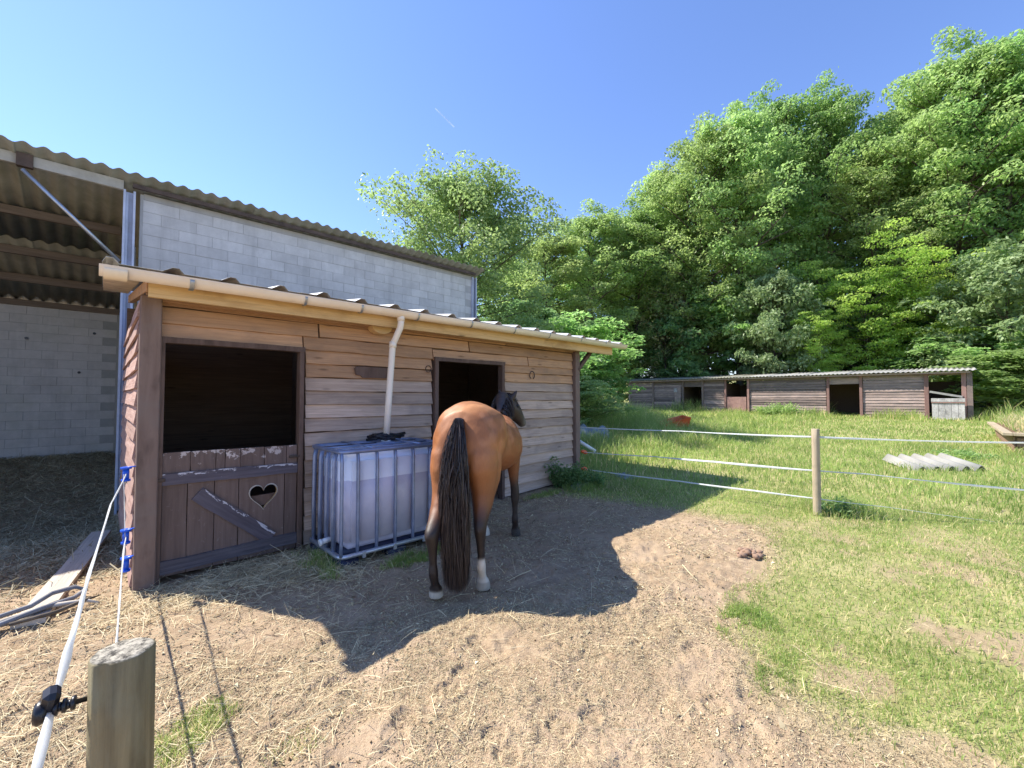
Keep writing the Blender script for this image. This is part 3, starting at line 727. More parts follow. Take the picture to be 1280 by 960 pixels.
def rect_frame(name, z, r, m, ins=0.0):
    x0, x1, y0, y1 = TX0 + ins, TX1 - ins, TY0 + ins, TY1 - ins; k = 0.06; pts = []
    for cx, cy, a0 in ((x1 - k, y0 + k, -90), (x1 - k, y1 - k, 0), (x0 + k, y1 - k, 90), (x0 + k, y0 + k, 180)):
        for j in range(4): a = math.radians(a0 + 30 * j); pts.append((cx + k * math.cos(a), cy + k * math.sin(a), z))
    pts.append(pts[0]); return tube(name, pts, r, m, tk, 8)
rect_frame('top_frame', 1.095, (0.020, 0.020), M['cage']); rect_frame('base_frame', 0.145, (0.024, 0.022), M['galv'], -0.008)
for y in (4.02, 4.26, 4.50): tube('top_bar', [(TX0 + .01, y, 1.105), (TX1 - .01, y, 1.105)], (0.014, 0.011), M['cage'], tk, 6)
for x in (1.9, 2.42): tube('top_bar', [(x, TY0 + .01, 1.118), (x, TY1 - .01, 1.118)], (0.016, 0.010), M['cage'], tk, 6)
for x in (1.80, 2.12, 2.45):
    box('base_clip', (x, TY0 - 0.02, 0.135), (0.035, 0.03, 0.065), M['galv'], tk, bev=.006)
for x in (1.67, 2.16, 2.66):
    for y in (3.96, 4.56): rbox('pallet_foot', x - .10, x + .09, y - .105 + (.03 if y > 4.2 else 0), y + .075, 0.0, 0.125, 0.02, M['palletblack'], tk, 2)
rbox('pallet_deck', TX0 + .01, TX1 - .01, TY0 + .01, TY1 - .01, 0.118, 0.168, 0.015, M['palletblack'], tk, 2)
for y in (3.96, 4.56): rbox('pallet_runner', TX0 + .02, TX1 - .02, y - .05, y + .05, 0.005, 0.03, 0.01, M['palletblack'], tk, 2)
tube('valve', [(TX0 + .03, 4.2, 0.235), (TX0 - .02, 4.2, 0.232), (TX0 - .05, 4.2, 0.225)], 0.026, M['whiteplastic'], tk, 12)
tube('valve_cap', [(TX0 - .05, 4.2, 0.225), (TX0 - .075, 4.2, 0.22)], 0.032, M['whiteplastic'], tk, 12)
tube('lid', [(2.29, 4.40, 1.07), (2.29, 4.40, 1.115)], 0.10, M['cage'], tk, 18)
tube('pipe_socket', [(2.295, 4.40, 1.11), (2.295, 4.40, 1.14)], 0.052, M['whiteplastic'], tk, 14)
# hose and rag lying on the tank
pts = []
for k in range(46):
    a = k * 0.55; r_ = 0.13 + 0.04 * math.sin(k * 1.7); pts.append((2.33 + 1.35 * r_ * math.cos(a), 4.47 + 0.75 * r_ * math.sin(a), 1.135 + 0.0012 * k + 0.01 * math.sin(k * 2.1)))
tag(tube('hose_coil', pts, 0.015, M['black'], None, 7), 'loose coil of black hose lying on top of the water tank', 'hose')

# ================================================================== HORSE
HO = Vector((2.103, 2.765, gz(2.5, 3.0))); HT = math.radians(34)
Rh = Matrix.Rotation(HT, 3, 'Z')
def trunk_vf(rings, n=28, e=2.35):
    v = []; f = []
    for (x, yc, zc, hz, hy) in rings:
        for k in range(n):
            a = 2 * math.pi * k / n; c, s_ = math.cos(a), math.sin(a)
            v.append((x, yc + hy * math.copysign(abs(c) ** (2 / e), c), zc + hz * math.copysign(abs(s_) ** (2 / e), s_)))
    for i in range(len(rings) - 1):
        for k in range(n):
            k2 = (k + 1) % n; f.append((i * n + k, i * n + k2, (i + 1) * n + k2, (i + 1) * n + k))
    f.append(tuple(reversed(range(n)))); f.append(tuple((len(rings) - 1) * n + k for k in range(n)))
    return v, f
def tubev2(path, n=20):
    """path of (p, half height, half width): elliptical sections perpendicular to the path"""
    v = []; f = []
    pts = [Vector(p[0]) for p in path]; m = len(pts)
    for i, (p, hh, hw) in enumerate(path):
        T = (pts[min(i + 1, m - 1)] - pts[max(i - 1, 0)]).normalized()
        side = T.cross(Vector((0, 0, 1))).normalized(); u = side.cross(T).normalized()
        for k in range(n):
            a = 2 * math.pi * k / n; v.append(tuple(Vector(p) + side * (hw * math.cos(a)) + u * (hh * math.sin(a))))
    for i in range(m - 1):
        for k in range(n):
            k2 = (k + 1) % n; f.append((i * n + k, i * n + k2, (i + 1) * n + k2, (i + 1) * n + k))
    f.append(tuple(reversed(range(n)))); f.append(tuple((m - 1) * n + k for k in range(n)))
    return v, f
hv = []; hf = []
def addvf(vf):
    b = len(hv); hv.extend(vf[0]); hf.extend(tuple(b + i for i in q) for q in vf[1])
addvf(trunk_vf([(-.085, 0, 1.08, .10, .09), (-.055, 0, 1.11, .20, .18), (0.0, 0, 1.15, .275, .245), (.10, 0, 1.18, .305, .295), (.24, 0, 1.19, .318, .312), (.40, 0, 1.175, .305, .305),
                (.58, 0, 1.125, .275, .300), (.76, 0, 1.075, .275, .325), (.92, 0, 1.055, .28, .33), (1.06, 0, 1.055, .285, .305), (1.18, 0, 1.07, .29, .26), (1.32, 0, 1.08, .265, .22), (1.43, 0, 1.07, .21, .17), (1.50, 0, 1.06, .12, .09)], e=2.08))
def hind(X0, Y0, sg):
    d = X0 - .05; L = []
    for (z, cx, rx, ry, k) in ((1.20, .17, .20, .115, 0), (1.08, .14, .235, .14, 0), (.96, .13, .24, .142, .05), (.86, .14, .215, .125, .15), (.77, .12, .17, .105, .3), (.68, .07, .125, .083, .5), (.60, .01, .092, .064, .75),
                             (.54, -.025, .078, .054, .95), (.50, -.035, .070, .050, 1), (.45, -.03, .054, .044, 1), (.37, -.02, .038, .033, 1), (.28, -.01, .034, .030, 1), (.22, -.006, .044, .038, 1), (.185, 0, .042, .037, 1),
                             (.14, .018, .035, .034, 1), (.105, .035, .037, .038, 1), (.088, .045, .05, .05, 1), (.045, .055, .058, .055, 1), (.004, .062, .064, .060, 1)):
        L.append((cx + d * k, sg * .15 * (1 - k) + Y0 * k, z, rx, ry))
    addvf(loft(L, 18))
def fore(X0, Y0, sg):
    d = X0 - 1.33; L = []
    for (z, cx, rx, ry, k) in ((1.12, 1.27, .17, .09, 0), (.98, 1.28, .15, .095, 0), (.88, 1.29, .115, .085, .2), (.80, 1.30, .088, .072, .4), (.70, 1.305, .066, .056, .6), (.60, 1.31, .054, .047, .8), (.52, 1.315, .050, .046, 1),
                             (.46, 1.322, .055, .050, 1), (.42, 1.32, .050, .046, 1), (.37, 1.315, .038, .034, 1), (.27, 1.315, .032, .029, 1), (.21, 1.315, .041, .036, 1), (.18, 1.32, .040, .036, 1), (.14, 1.335, .033, .033, 1),
                             (.105, 1.35, .036, .037, 1), (.088, 1.36, .048, .048, 1), (.045, 1.37, .057, .054, 1), (.004, 1.375, .062, .058, 1)):
        L.append((cx + d * k, sg * .14 * (1 - k) + Y0 * k, z, rx, ry))
    addvf(loft(L, 18))
hind(-.18, .14, 1); hind(.03, -.175, -1); fore(1.27, .165, 1); fore(1.33, -.17, -1)
addvf(tubev2([((1.02, 0, 1.0), .28, .20), ((1.22, 0, 1.11), .25, .17), ((1.42, .02, 1.25), .20, .135), ((1.60, .05, 1.385), .165, .11), ((1.76, .08, 1.48), .135, .095), ((1.88, .09, 1.515), .105, .08)]))
addvf(tubev2([((1.80, .10, 1.50), .09, .075), ((1.90, .075, 1.49), .115, .09), ((1.97, .03, 1.42), .13, .095), ((2.03, -.015, 1.35), .112, .085), ((2.08, -.055, 1.285), .085, .068), ((2.12, -.08, 1.235), .070, .060), ((2.15, -.10, 1.195), .062, .055), ((2.165, -.11, 1.17), .04, .04)]))
def ear(b, t):
    b = Vector(b); t = Vector(t); addvf(tubev2([(tuple(b - (t - b) * .35), .035, .032), (tuple(b), .036, .030), (tuple(b.lerp(t, .4)), .034, .028), (tuple(b.lerp(t, .75)), .022, .018), (tuple(t), .006, .006)], 12))
ear((1.905, -.015, 1.53), (1.93, -.075, 1.635)); ear((1.90, .13, 1.55), (1.92, .165, 1.64))
tmp = bpy.data.objects.new('horse_tmp', pydata('horse_tmp', hv, hf)); COL.objects.link(tmp)
md = tmp.modifiers.new('r', 'REMESH'); md.mode = 'VOXEL'; md.voxel_size = 0.0125
md2 = tmp.modifiers.new('s', 'SMOOTH'); md2.factor = 0.6; md2.iterations = 7
dg = bpy.context.evaluated_depsgraph_get(); dg.update()
hme = bpy.data.meshes.new_from_object(tmp.evaluated_get(dg)); bpy.data.objects.remove(tmp)
hme.name = 'horse'; n = len(hme.vertices); co = np.empty(n * 3, np.float32); hme.vertices.foreach_get('co', co); co = co.reshape(-1, 3)
nr = np.empty(n * 3, np.float32); hme.vertices.foreach_get('normal', nr); nr = nr.reshape(-1, 3)
x, y, z = co.T.astype(float)
# muscle relief: groove between the buttocks, flank hollow, thigh lines
def gs(cx, cy, cz, sx, sy, sz): return np.exp(-((x - cx) / sx) ** 2 - ((y - cy) / sy) ** 2 - ((z - cz) / sz) ** 2)
dsp = -0.035 * np.exp(-(y / .03) ** 2) * sstep(.10, -.05, x) * sstep(1.38, 1.2, z) * sstep(.6, .8, z)
for sg in (-1, 1):
    dsp += -0.022 * gs(.50, sg * .30, 1.16, .09, .2, .18) + 0.014 * gs(.30, sg * .25, 1.36, .09, .1, .08) - 0.012 * gs(.12, sg * .28, 1.05, .035, .2, .22)
    dsp += 0.012 * gs(-.03, sg * .16, 1.10, .08, .08, .14) - 0.010 * gs(.06, sg * .26, 1.30, .05, .12, .05) - .012 * gs(1.08, sg * .3, 1.1, .05, .2, .25)
dsp *= 1.5; dsp += 0.010 * (fbm(y * 1.0 + x * .6, z + x * .5, 0.17, 3, 3) - .5) + .0025 * (fbm(x + y, z * .6, .035, 4, 2) - .5)
co2 = co + nr * dsp[:, None].astype(np.float32)
hme.vertices.foreach_set('co', co2.astype(np.float32).ravel())
# coat colour: paler croup, darker lower body, black points, white socks
def lerp(a, b, t): return a * (1 - t[:, None]) + np.array(b)[None] * t[:, None]
c = np.tile(np.array([[0.37, 0.140, 0.045]]), (n, 1))
nz_ = fbm(x + y, z, 0.25, 6, 3)
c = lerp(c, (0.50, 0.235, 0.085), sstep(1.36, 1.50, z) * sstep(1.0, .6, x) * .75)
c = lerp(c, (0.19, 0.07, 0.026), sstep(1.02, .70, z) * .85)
c = lerp(c, (0.22, 0.075, 0.022), sstep(.42, .62, nz_) * .6); c = lerp(c, (0.46, 0.20, 0.09), sstep(.5, .7, fbm(x - y, z * 1.3, .12, 9, 3)) * .5 * sstep(.9, 1.2, z) * (x < 1.1))
c = lerp(c, (0.025, 0.016, 0.013), sstep(.74, .54, z))
c = lerp(c, (0.04, 0.023, 0.016), sstep(1.20, 1.42, x + 0.5 * (z - 1.3)) * sstep(.98, 1.15, z))
c = lerp(c, (0.13, 0.115, 0.09), sstep(2.05, 2.12, x) * .9)
hindleg = x < .6
c = lerp(c, (0.62, 0.56, 0.46), ((y < 0) & hindleg) * sstep(.29, .25, z + .02 * (nz_ - .5)))
c = lerp(c, (0.62, 0.56, 0.46), ((y > 0) & ~hindleg) * sstep(.25, .22, z))
c = lerp(c, (0.50, 0.45, 0.36), ((y > 0) & hindleg) * sstep(.075, .055, z))
c = lerp(c, (0.05, 0.045, 0.04), ((y < 0) & ~hindleg) * sstep(.09, .08, z))
c = lerp(c, (0.33, 0.29, 0.23), ((y < 0) & hindleg) * sstep(.085, .07, z) * .8)
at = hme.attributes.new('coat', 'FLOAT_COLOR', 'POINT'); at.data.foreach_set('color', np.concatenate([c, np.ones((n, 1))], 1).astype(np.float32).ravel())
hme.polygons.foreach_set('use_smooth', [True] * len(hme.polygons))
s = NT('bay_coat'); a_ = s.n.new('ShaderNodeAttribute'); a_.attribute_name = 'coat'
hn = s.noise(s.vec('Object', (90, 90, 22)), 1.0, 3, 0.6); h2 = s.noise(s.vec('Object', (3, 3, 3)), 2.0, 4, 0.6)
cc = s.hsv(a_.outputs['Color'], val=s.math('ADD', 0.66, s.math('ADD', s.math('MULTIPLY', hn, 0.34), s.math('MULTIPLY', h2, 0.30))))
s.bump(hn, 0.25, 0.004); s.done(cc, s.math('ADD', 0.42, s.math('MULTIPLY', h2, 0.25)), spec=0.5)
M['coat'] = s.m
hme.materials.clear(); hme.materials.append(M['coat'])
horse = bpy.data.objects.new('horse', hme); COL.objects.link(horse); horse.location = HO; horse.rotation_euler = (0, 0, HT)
tag(horse, 'bay horse seen from behind with black tail and one white hind sock', 'horse')
# hair
s = NT('black_hair'); n1 = s.noise(s.vec('Object', (160, 160, 6)), 1, 3, .6); at_ = s.n.new('ShaderNodeAttribute'); at_.attribute_name = 'tint'
cc = s.mix(at_.outputs['Fac'], (0.012, 0.010, 0.012), (0.075, 0.05, 0.042)); s.done(cc, 0.42, spec=0.5); M['hair'] = s.m
def hair(name, roots, tips, sag, width, nseg, parent, seed, wav=0.012, tint=None, spread=None):
    r = np.random.default_rng(seed); N = len(roots); t = np.linspace(0, 1, nseg + 1)[None, :, None]
    P0 = roots[:, None, :]; P1 = tips[:, None, :]; mid = sag[:, None, :]
    C_ = (1 - t) ** 2 * P0 + 2 * t * (1 - t) * mid + t ** 2 * P1
    ph = r.random((N, 1)) * 6.28; fr = r.uniform(4, 9, (N, 1)); am = r.uniform(.3, 1, (N, 1)) * wav
    C_[..., 0] += am * np.sin(fr * t[..., 0] + ph) * t[..., 0]; C_[..., 1] += am * np.cos(fr * 1.1 * t[..., 0] + ph * 1.7) * t[..., 0]
    ang = r.random((N, 1, 1)) * math.pi + r.normal(0, .5, (N, 1, 1)) * t
    W = width * r.uniform(.6, 1.3, (N, 1, 1)) * np.clip(1.0 - t ** 4, .12, 1) * np.clip(t * 6 + .35, 0, 1)
    S = np.concatenate([np.cos(ang), np.sin(ang), np.zeros_like(ang)], -1) * W / 2
    V = np.stack([C_ - S, C_ + S], 2).reshape(-1, 3)
    k = np.arange(N)[:, None] * (nseg + 1) * 2; j = np.arange(nseg)[None] * 2
    F = np.stack([k + j, k + j + 1, k + j + 3, k + j + 2], -1).reshape(-1, 4)
    tn = np.repeat(r.random(N) ** 2 if tint is None else tint, nseg)
    if tint is None: tn = np.clip(tn * .6 + np.tile(np.linspace(0, .55, nseg), N) * np.repeat(r.random(N), nseg), 0, 1)
    me = npmesh(name, V, F, True, {'tint': tn}); me.materials.append(M['hair'])
    o = bpy.data.objects.new(name, me); COL.objects.link(o); o.parent = parent; return o
r = np.random.default_rng(3); N = 6200
u = r.random(N); a = r.random(N) * 6.28
zz = 1.375 - .42 * u ** 1.5; rad = (.010 + .045 * u ** .5) * (.6 + .6 * r.random(N))
roots = np.stack([-.075 - .05 * np.sqrt(np.clip(u, 0, 1)) + rad * np.cos(a), rad * 1.25 * np.sin(a), zz], 1)
rr = np.sqrt(r.random(N)); ta = r.random(N) * 6.28
tipz = .04 + .62 * r.random(N) ** 2.4 + .05 * rr
tips = np.stack([-.17 + .07 * rr * np.cos(ta), -.02 + .085 * rr * np.sin(ta) + .10 * (tipz - .1), tipz], 1)
wd = .10 + .02 * r.random(N)
sag = np.stack([-.20 + .06 * rr * np.cos(ta), -.012 + .150 * rr * np.sin(ta), .5 * (zz + tipz) + .15], 1)
hair('tail', roots, tips, sag, .0045, 16, horse, 5, 0.030)
tailcore = tubev2([((-.05, 0, 1.36), .04, .04), ((-.10, 0, 1.25), .05, .055), ((-.135, 0, 1.05), .05, .07), ((-.155, 0, .8), .045, .075), ((-.165, 0, .5), .035, .06), ((-.165, 0, .22), .015, .03)], 14)
me = pydata('tail_dock', *tailcore, smooth=True); me.materials.append(M['black']); o = bpy.data.objects.new('tail_dock', me); COL.objects.link(o); o.parent = horse
N = 900; u = r.random(N)
cx = np.interp(u, [0, .35, .7, 1], [1.14, 1.33, 1.56, 1.86]); cz = np.interp(u, [0, .35, .7, 1], [1.35, 1.43, 1.53, 1.61]); cy = np.interp(u, [0, .35, .7, 1], [0, .01, .045, .09])
sd = np.where(r.random(N) < .6, 1, -1)
roots = np.stack([cx, cy + .01 * sd, cz - .02], 1); tips = np.stack([cx + r.normal(0, .03, N), cy + sd * (.12 + .03 * r.random(N)), cz - .20 - .08 * r.random(N)], 1)
sag = np.stack([cx, cy + sd * .10, cz + .035], 1)
hair('mane', roots, tips, sag, .008, 7, horse, 6, .01)
N = 160
roots = np.stack([1.88 + r.normal(0, .02, N), .06 + r.normal(0, .02, N), 1.60 + 0 * r.random(N)], 1); tips = roots + np.stack([.11 + r.normal(0, .02, N), -.09 + r.normal(0, .03, N), -.16 + r.normal(0, .03, N)], 1)
hair('forelock', roots, tips, (roots + tips) / 2 + np.array([[.03, 0, .06]]), .007, 5, horse, 7, .006)
for ex, sy in ((0, -.062), (.10, .055)):
    me = pydata('eye', *tubev2([((1.955 + ex, sy, 1.435), .016, .016), ((1.97 + ex, sy - .01, 1.43), .022, .016), ((1.985 + ex, sy - .02, 1.425), .014, .012)], 10), smooth=True); me.materials.append(M['black'])
    o = bpy.data.objects.new('eye', me); COL.objects.link(o); o.parent = horse

# ================================================================== FENCE
def log_post(name, x, y, z0, z1, r, label, mat='fencewood', tilt=0.0):
    rg = random.Random(name + str(x)); v = []; f = []; n = 28; H_ = z1 - z0; rows = 10
    for i in range(rows + 1):
        t = i / rows
        for k in range(n):
            a = 2 * math.pi * k / n; q = r * (1 + .03 * math.sin(2 * a + 1) + .012 * math.sin(5 * a + t) + (-.16 if k == 18 else 0))
            v.append((q * math.cos(a) + .004 * math.sin(3 * t), q * math.sin(a), z0 + H_ * t))
    for i in range(rows):
        for k in range(n): f.append((i * n + k, i * n + (k + 1) % n, (i + 1) * n + (k + 1) % n, (i + 1) * n + k))
    b = rows * n; ring_ = list(range(b, b + n)); rr_ = 0.9
    for q in (.93, .6, .3):
        s0 = len(v)
        for k in range(n):
            a = 2 * math.pi * k / n; v.append((r * q * math.cos(a), r * q * math.sin(a), z1 + .003 + rg.uniform(-.0012, .0012)))
        for k in range(n): f.append((ring_[k], ring_[(k + 1) % n], s0 + (k + 1) % n, s0 + k))
        ring_ = list(range(s0, s0 + n))
    f.append(tuple(ring_))
    me = pydata(name, v, f, True)
    o = link(name, me, M[mat], None, (x, y, 0)); tag(o, label, 'fence post'); return o
s = NT('treated_round_post'); n1 = s.noise(s.vec('Object', (45, 45, 2.2)), 1.3, 5, .65, .3)
c = s.mix(s.ramp(n1, .3, .7), (0.15, 0.12, 0.065), (0.30, 0.245, 0.135)); c = s.mix(s.math('MULTIPLY', s.ramp(s.noise(s.vec('Object', (6, 6, 2.5)), 1.5, 5, .7), .45, .65), .5), c, (0.27, 0.26, 0.17)); sp = s.n.new('ShaderNodeSeparateXYZ'); s.L(s.geo.outputs['Normal'], sp.inputs[0])
nt = s.noise(s.vec('Object', (1, 1, 1)), 75, 5, .75); topc = s.mix(s.ramp(nt, .40, .58), (0.06, 0.055, 0.045), (0.40, 0.365, 0.29))
c = s.mix(s.ramp(sp.outputs[2], .6, .9), c, topc); s.bump(s.math('ADD', n1, s.math('MULTIPLY', nt, .6)), .5, .004); M['treated'] = s.done(c, .85, spec=.2)
NPX, NPY = 0.037, 1.035
npost = log_post('fence_post', NPX, NPY, -0.3, 1.148, 0.0435, 'thick round treated fence post with a sawn top, nearest the viewer', 'treated')
fpost = log_post('fence_post', 6.44, 1.20, -0.2, 1.205, 0.045, 'slim weathered fence post standing in the grass between white tapes')
def screw_insulator(name, p, d, mat, parent, L=0.075):
    """ribbed screw-in insulator reaching from p along d"""
    p = Vector(p); d = Vector(d).normalized(); pts = []; rad = []
    for t, r_ in ((0, .004), (.25, .004), (.26, .011), (.34, .011), (.35, .007), (.42, .007), (.43, .011), (.5, .011), (.51, .007), (.57, .007), (.58, .012), (.66, .012), (.67, .008), (.75, .008), (.76, .016), (.92, .019), (1, .015)):
        pts.append(p + d * L * t); rad.append(r_)
    o = tube(name, pts, rad, mat, parent, 12); return o
NI = Vector((-0.048, 1.05, 1.082))
screw_insulator('insulator', (NPX - .040, NPY + .005, 1.085), (-1, .12, 0), M['black'], npost, .065)
box('insulator_jaw', tuple(NI + Vector((-.004, 0, .012))), (0.022, 0.032, 0.052), M['black'], npost, rot=(0.3, 0.2, 0.1), bev=.007)
# blue corner reels on the stable post
for (x, y, z_, lab) in ((0.155, 4.64, 0.985, 'topmost of three blue insulators on the stable corner post'), (0.165, 4.64, 0.485, 'middle blue insulator on the stable corner post'), (0.17, 4.645, 0.262, 'lowest blue insulator on the stable corner post, near the ground')):
    t = empty('corner_insulator', (x, y, z_), lab, 'insulator')
    tube('reel', [(x, y, z_ - .045), (x, y, z_ + .045)], 0.021, M['blue'], t, 12)
    for dz, rr_ in ((.048, .036), (-.050, .030)): tube('flange', [(x, y, z_ + dz - .008), (x, y, z_ + dz + .008)], rr_, M['blue'], t, 18)
    tube('bracket_arm', [(x, y, z_ + .052), (x + .06, y + .02, z_ + .052)], (.018, .005), M['blue'], t, 6)
    tube('bolt', [(x, y, z_ - .075), (x, y, z_ - .05)], .008, M['galv'], t, 8)
def rope(name, pts, widths, label, cat='fence rope', mat='rope', thick=0.0035, twist=0.0, seg=10):
    P_ = [Vector(p) for p in pts]; out = []; wd = []
    for i in range(len(P_) - 1):
        for k in range(seg):
            t = k / seg; p = P_[i].lerp(P_[i + 1], t); p.z -= 0.02 * 4 * t * (1 - t) * (P_[i + 1] - P_[i]).length * .25
            out.append(p); wd.append(widths[i] * (1 - t) + widths[i + 1] * t)
    out.append(P_[-1]); wd.append(widths[-1])
    v = []; f = []; n = 8; m = len(out); o0 = out[0]
    for i, p in enumerate(out):
        T = (out[min(i + 1, m - 1)] - out[max(i - 1, 0)]).normalized(); side = T.cross(Vector((0, 0, 1))).normalized(); u_ = side.cross(T)
        a0 = .35 * twist * math.sin(6.0 * i / m) + 1.4 + .3 * math.sin(i * .7)
        A = side * math.cos(a0) + u_ * math.sin(a0); B = -side * math.sin(a0) + u_ * math.cos(a0)
        for k in range(n):
            a = 2 * math.pi * k / n; v.append(tuple(p - o0 + A * (wd[i] / 2 * math.cos(a)) + B * (max(thick, wd[i] * .4) / 2 * math.sin(a))))
    for i in range(m - 1):
        for k in range(n): f.append((i * n + k, (i + 1) * n + k, (i + 1) * n + (k + 1) % n, i * n + (k + 1) % n))
    me = pydata(name, v, f, True); o = link(name, me, M[mat], None, tuple(o0)); tag(o, label, cat); return o
rope('fence_rope', [(0.155, 4.62, 0.985), (0.05, 3.3, 1.0), (-0.015, 1.9, 1.05), (-0.035, 1.35, 1.075), tuple(NI), (-0.062, .75, 1.07), (-.13, -1.2, 1.05)], [.016, .016, .018, .028, .014, .018, .03],
     'white fence tape from the top blue insulator to the black insulator on the near post', twist=1.5)
rope('fence_rope', [(0.165, 4.62, 0.485), (0.14, 4.2, .50), (0.09, 3.0, 0.56), (0.035, 1.6, .64), (0.005, 1.08, .66), (-.1, -1.0, .62)], [.016, .022, .018, .016, .018, .02], 'white tape running low from the middle blue insulator, behind the near post', twist=1.0)
rope('fence_rope', [(0.14, 4.62, 0.985), (0.15, 4.615, 0.75), (0.16, 4.62, 0.485)], [.006, .007, .006], 'short white rope hanging down between the top two blue insulators')
RP = [6.44, 1.20]
rope('fence_rope', [(6.2, 4.66, 1.07), (6.36, 2.9, 1.09), (6.44, 1.25, 1.105), (7.67, -.56, 1.078), (9.0, -2.4, 1.07)], [.014, .020, .024, .030, .034], 'uppermost white tape of the paddock fence crossing the slim post', twist=3)
rope('fence_rope', [(6.25, 4.66, 0.62), (6.33, 3.3, .665), (6.38, 2.4, 0.675), (6.44, 1.25, 0.685), (6.75, .75, .665), (7.67, -.56, .535), (9.0, -2.4, .5)], [.012, .018, .042, .020, .022, .050, .050], 'middle white tape of the paddock fence, wide and partly twisted', twist=3)
rope('fence_rope', [(6.3, 4.66, 0.31), (6.37, 2.9, .325), (6.41, 1.9, .335), (6.44, 1.25, 0.34), (6.9, .55, .27), (7.68, -.54, .13), (9.0, -2.4, .1)], [.014, .022, .026, .016, .008, .007, .007], 'lowest tape of the paddock fence, thin beyond the slim post', twist=2)
for z_, lab in ((0.63, 'upper orange insulator on the right corner of the stable'), (0.33, 'lower orange insulator on the right corner of the stable')):
    t = tube('gate_insulator', [(6.19, 4.63, z_ + .01), (6.25, 4.64, z_ + .005), (6.31, 4.63, z_ - .02), (6.35, 4.61, z_ - .03)], [.012, .030, .038, .014], M['orange'], None, 10); tag(t, lab, 'insulator')

# ================================================================== FAR STABLE ROW
sh = empty('stable_row', (32.5, 8.9, 0.55), 'long low dark timber stable row with corrugated roof below the trees', 'stable')
SX, SB, SE = 31.0, 0.45, 2.93
for y0, y1, mt, n0 in ((16.25, 18.2, 'shed', 0), (13.85, 16.15, 'shed', 0), (10.95, 12.4, 'shed', 0), (5.2, 9.35, 'shed', 0), (1.0, 3.5, 'shed', 0)):
    zz = SB + .05
    while zz < 2.72:
        plank('shed_board', (SX + random.uniform(-.01, .01), (y0 + y1) / 2, zz + .08), y1 - y0, 0.02, 0.15 + random.uniform(-.012, .008), M[mt], sh, rot=(math.radians(-9), random.uniform(-.003, .003), math.radians(-90)), wob=0.008, seg=5); zz += 0.158
for (a, b) in ((12.42, 13.82), (9.52, 10.8), (3.66, 5.02), (-.32, .86)):
    zt = {12.42: 2.37, 9.52: 2.74, 3.66: 2.36, -.32: 2.80}[a]
    if zt < 2.5: plank('shed_board', (SX, (a + b) / 2, 2.56), b - a + .1, 0.03, 0.36, M['shed'], sh, rot=(0, 0, math.radians(-90)))
for y in (18.25, 16.2, 13.84, 12.4, 10.86, 9.42, 5.1, 3.58, 0.92, -0.42): box('shed_post', (SX - .03, y, 1.68), (0.12, 0.13 if y > 1 else .17, 2.4), M['shedpost' if y < 12 else 'shed'], sh, bev=.006)
box('shed_post', (SX - .02, -0.62, 1.68), (0.16, 0.2, 2.4), M['shed'], sh, bev=.006)
box('shed_back_wall', (34.2, 8.85, 1.45), (0.06, 19.0, 2.1), M['inside'], sh)
for y in (-.66, 3.0, 6.9, 11.0, 14.0, 18.2): box('shed_partition', (32.6, y, 1.5), (3.1, 0.05, 2.2), M['inside'], sh)
box('header_beam', (SX + .02, 8.85, 2.82), (0.08, 19.0, 0.14), M['shed'], sh)
# half doors
h1 = plank('half_door', (SX - .03, 10.16, 1.12), 1.22, 0.04, 1.05, M['shedpost'], sh, rot=(0, 0, math.radians(-90))); h1['label'] = 'worn closed half door of second stall'
h2 = box('half_door', (SX - .28, 0.15, 1.02), (0.05, 1.16, 1.08), M['shedpale'], sh); h2['label'] = 'pale lichen-covered half door at right end'
for k in range(5): box('door_plank', (SX - .315, -0.32 + .233 * k, 0.93), (0.02, 0.222, 0.9 + random.uniform(-.03, .02)), M['shedpale'], h2, bev=.004)
box('door_top_rail', (SX - .33, 0.15, 1.47), (0.05, 1.2, 0.17), M['shedpale'], h2, bev=.006); box('door_strip', (SX - .335, 0.15, 1.35), (0.05, 1.2, 0.05), M['shedpost'], h2)
plank('prop_bar', (SX - .1, 0.22, 1.77), 1.2, 0.05, 0.10, M['fibrewhite'], sh, rot=(0, math.radians(13), math.radians(-90)))
h3 = plank('open_door', (SX - .12, 14.2, 1.6), 0.5, 0.04, 1.6, M['shed'], sh, rot=(0, 0, math.radians(-100)))
box('white_notice', (SX - .16, 14.35, 2.15), (0.02, 0.25, 0.3), M['shedpale'], sh)
def corrY(y0, y1, pitch=0.20, a=0.03, n=6):
    m = int((y1 - y0) / pitch * n); return [(y0 + (y1 - y0) * i / m, a * math.cos(2 * math.pi * (y0 + (y1 - y0) * i / m) / pitch)) for i in range(m + 1)]
yy = -.85
k = 0
while yy < 18.6:
    o = roofsheet('roof_sheet', corrY(yy, yy + 1.05, n=4), -1.75, 1.75, -0.2, 0.12, 0.02, M['fibrewhite'] if k < 10 else M['fibre'], None, smooth=True, dz=.012 * (k % 2))
    for v_ in o.data.vertices:      # turn: profile along Y, slope along X
        a_, b_, c_ = v_.co; v_.co = (b_, a_, c_)
    o.data.flip_normals(); loc = Vector((SX + 1.32, yy + .5, SE + 0.02 + .2 - .035)); o.parent = sh; o.location = loc - WL[sh.name]; yy += 1.0; k += 1
box('eave_board', (SX - .30, 8.85, 2.865), (0.03, 19.0, 0.08), M['shed'], sh)

# ================================================================== THINGS IN THE MEADOW
def gzz(x, y): return float(hfull(np.array([x]), np.array([y]), False)[0])
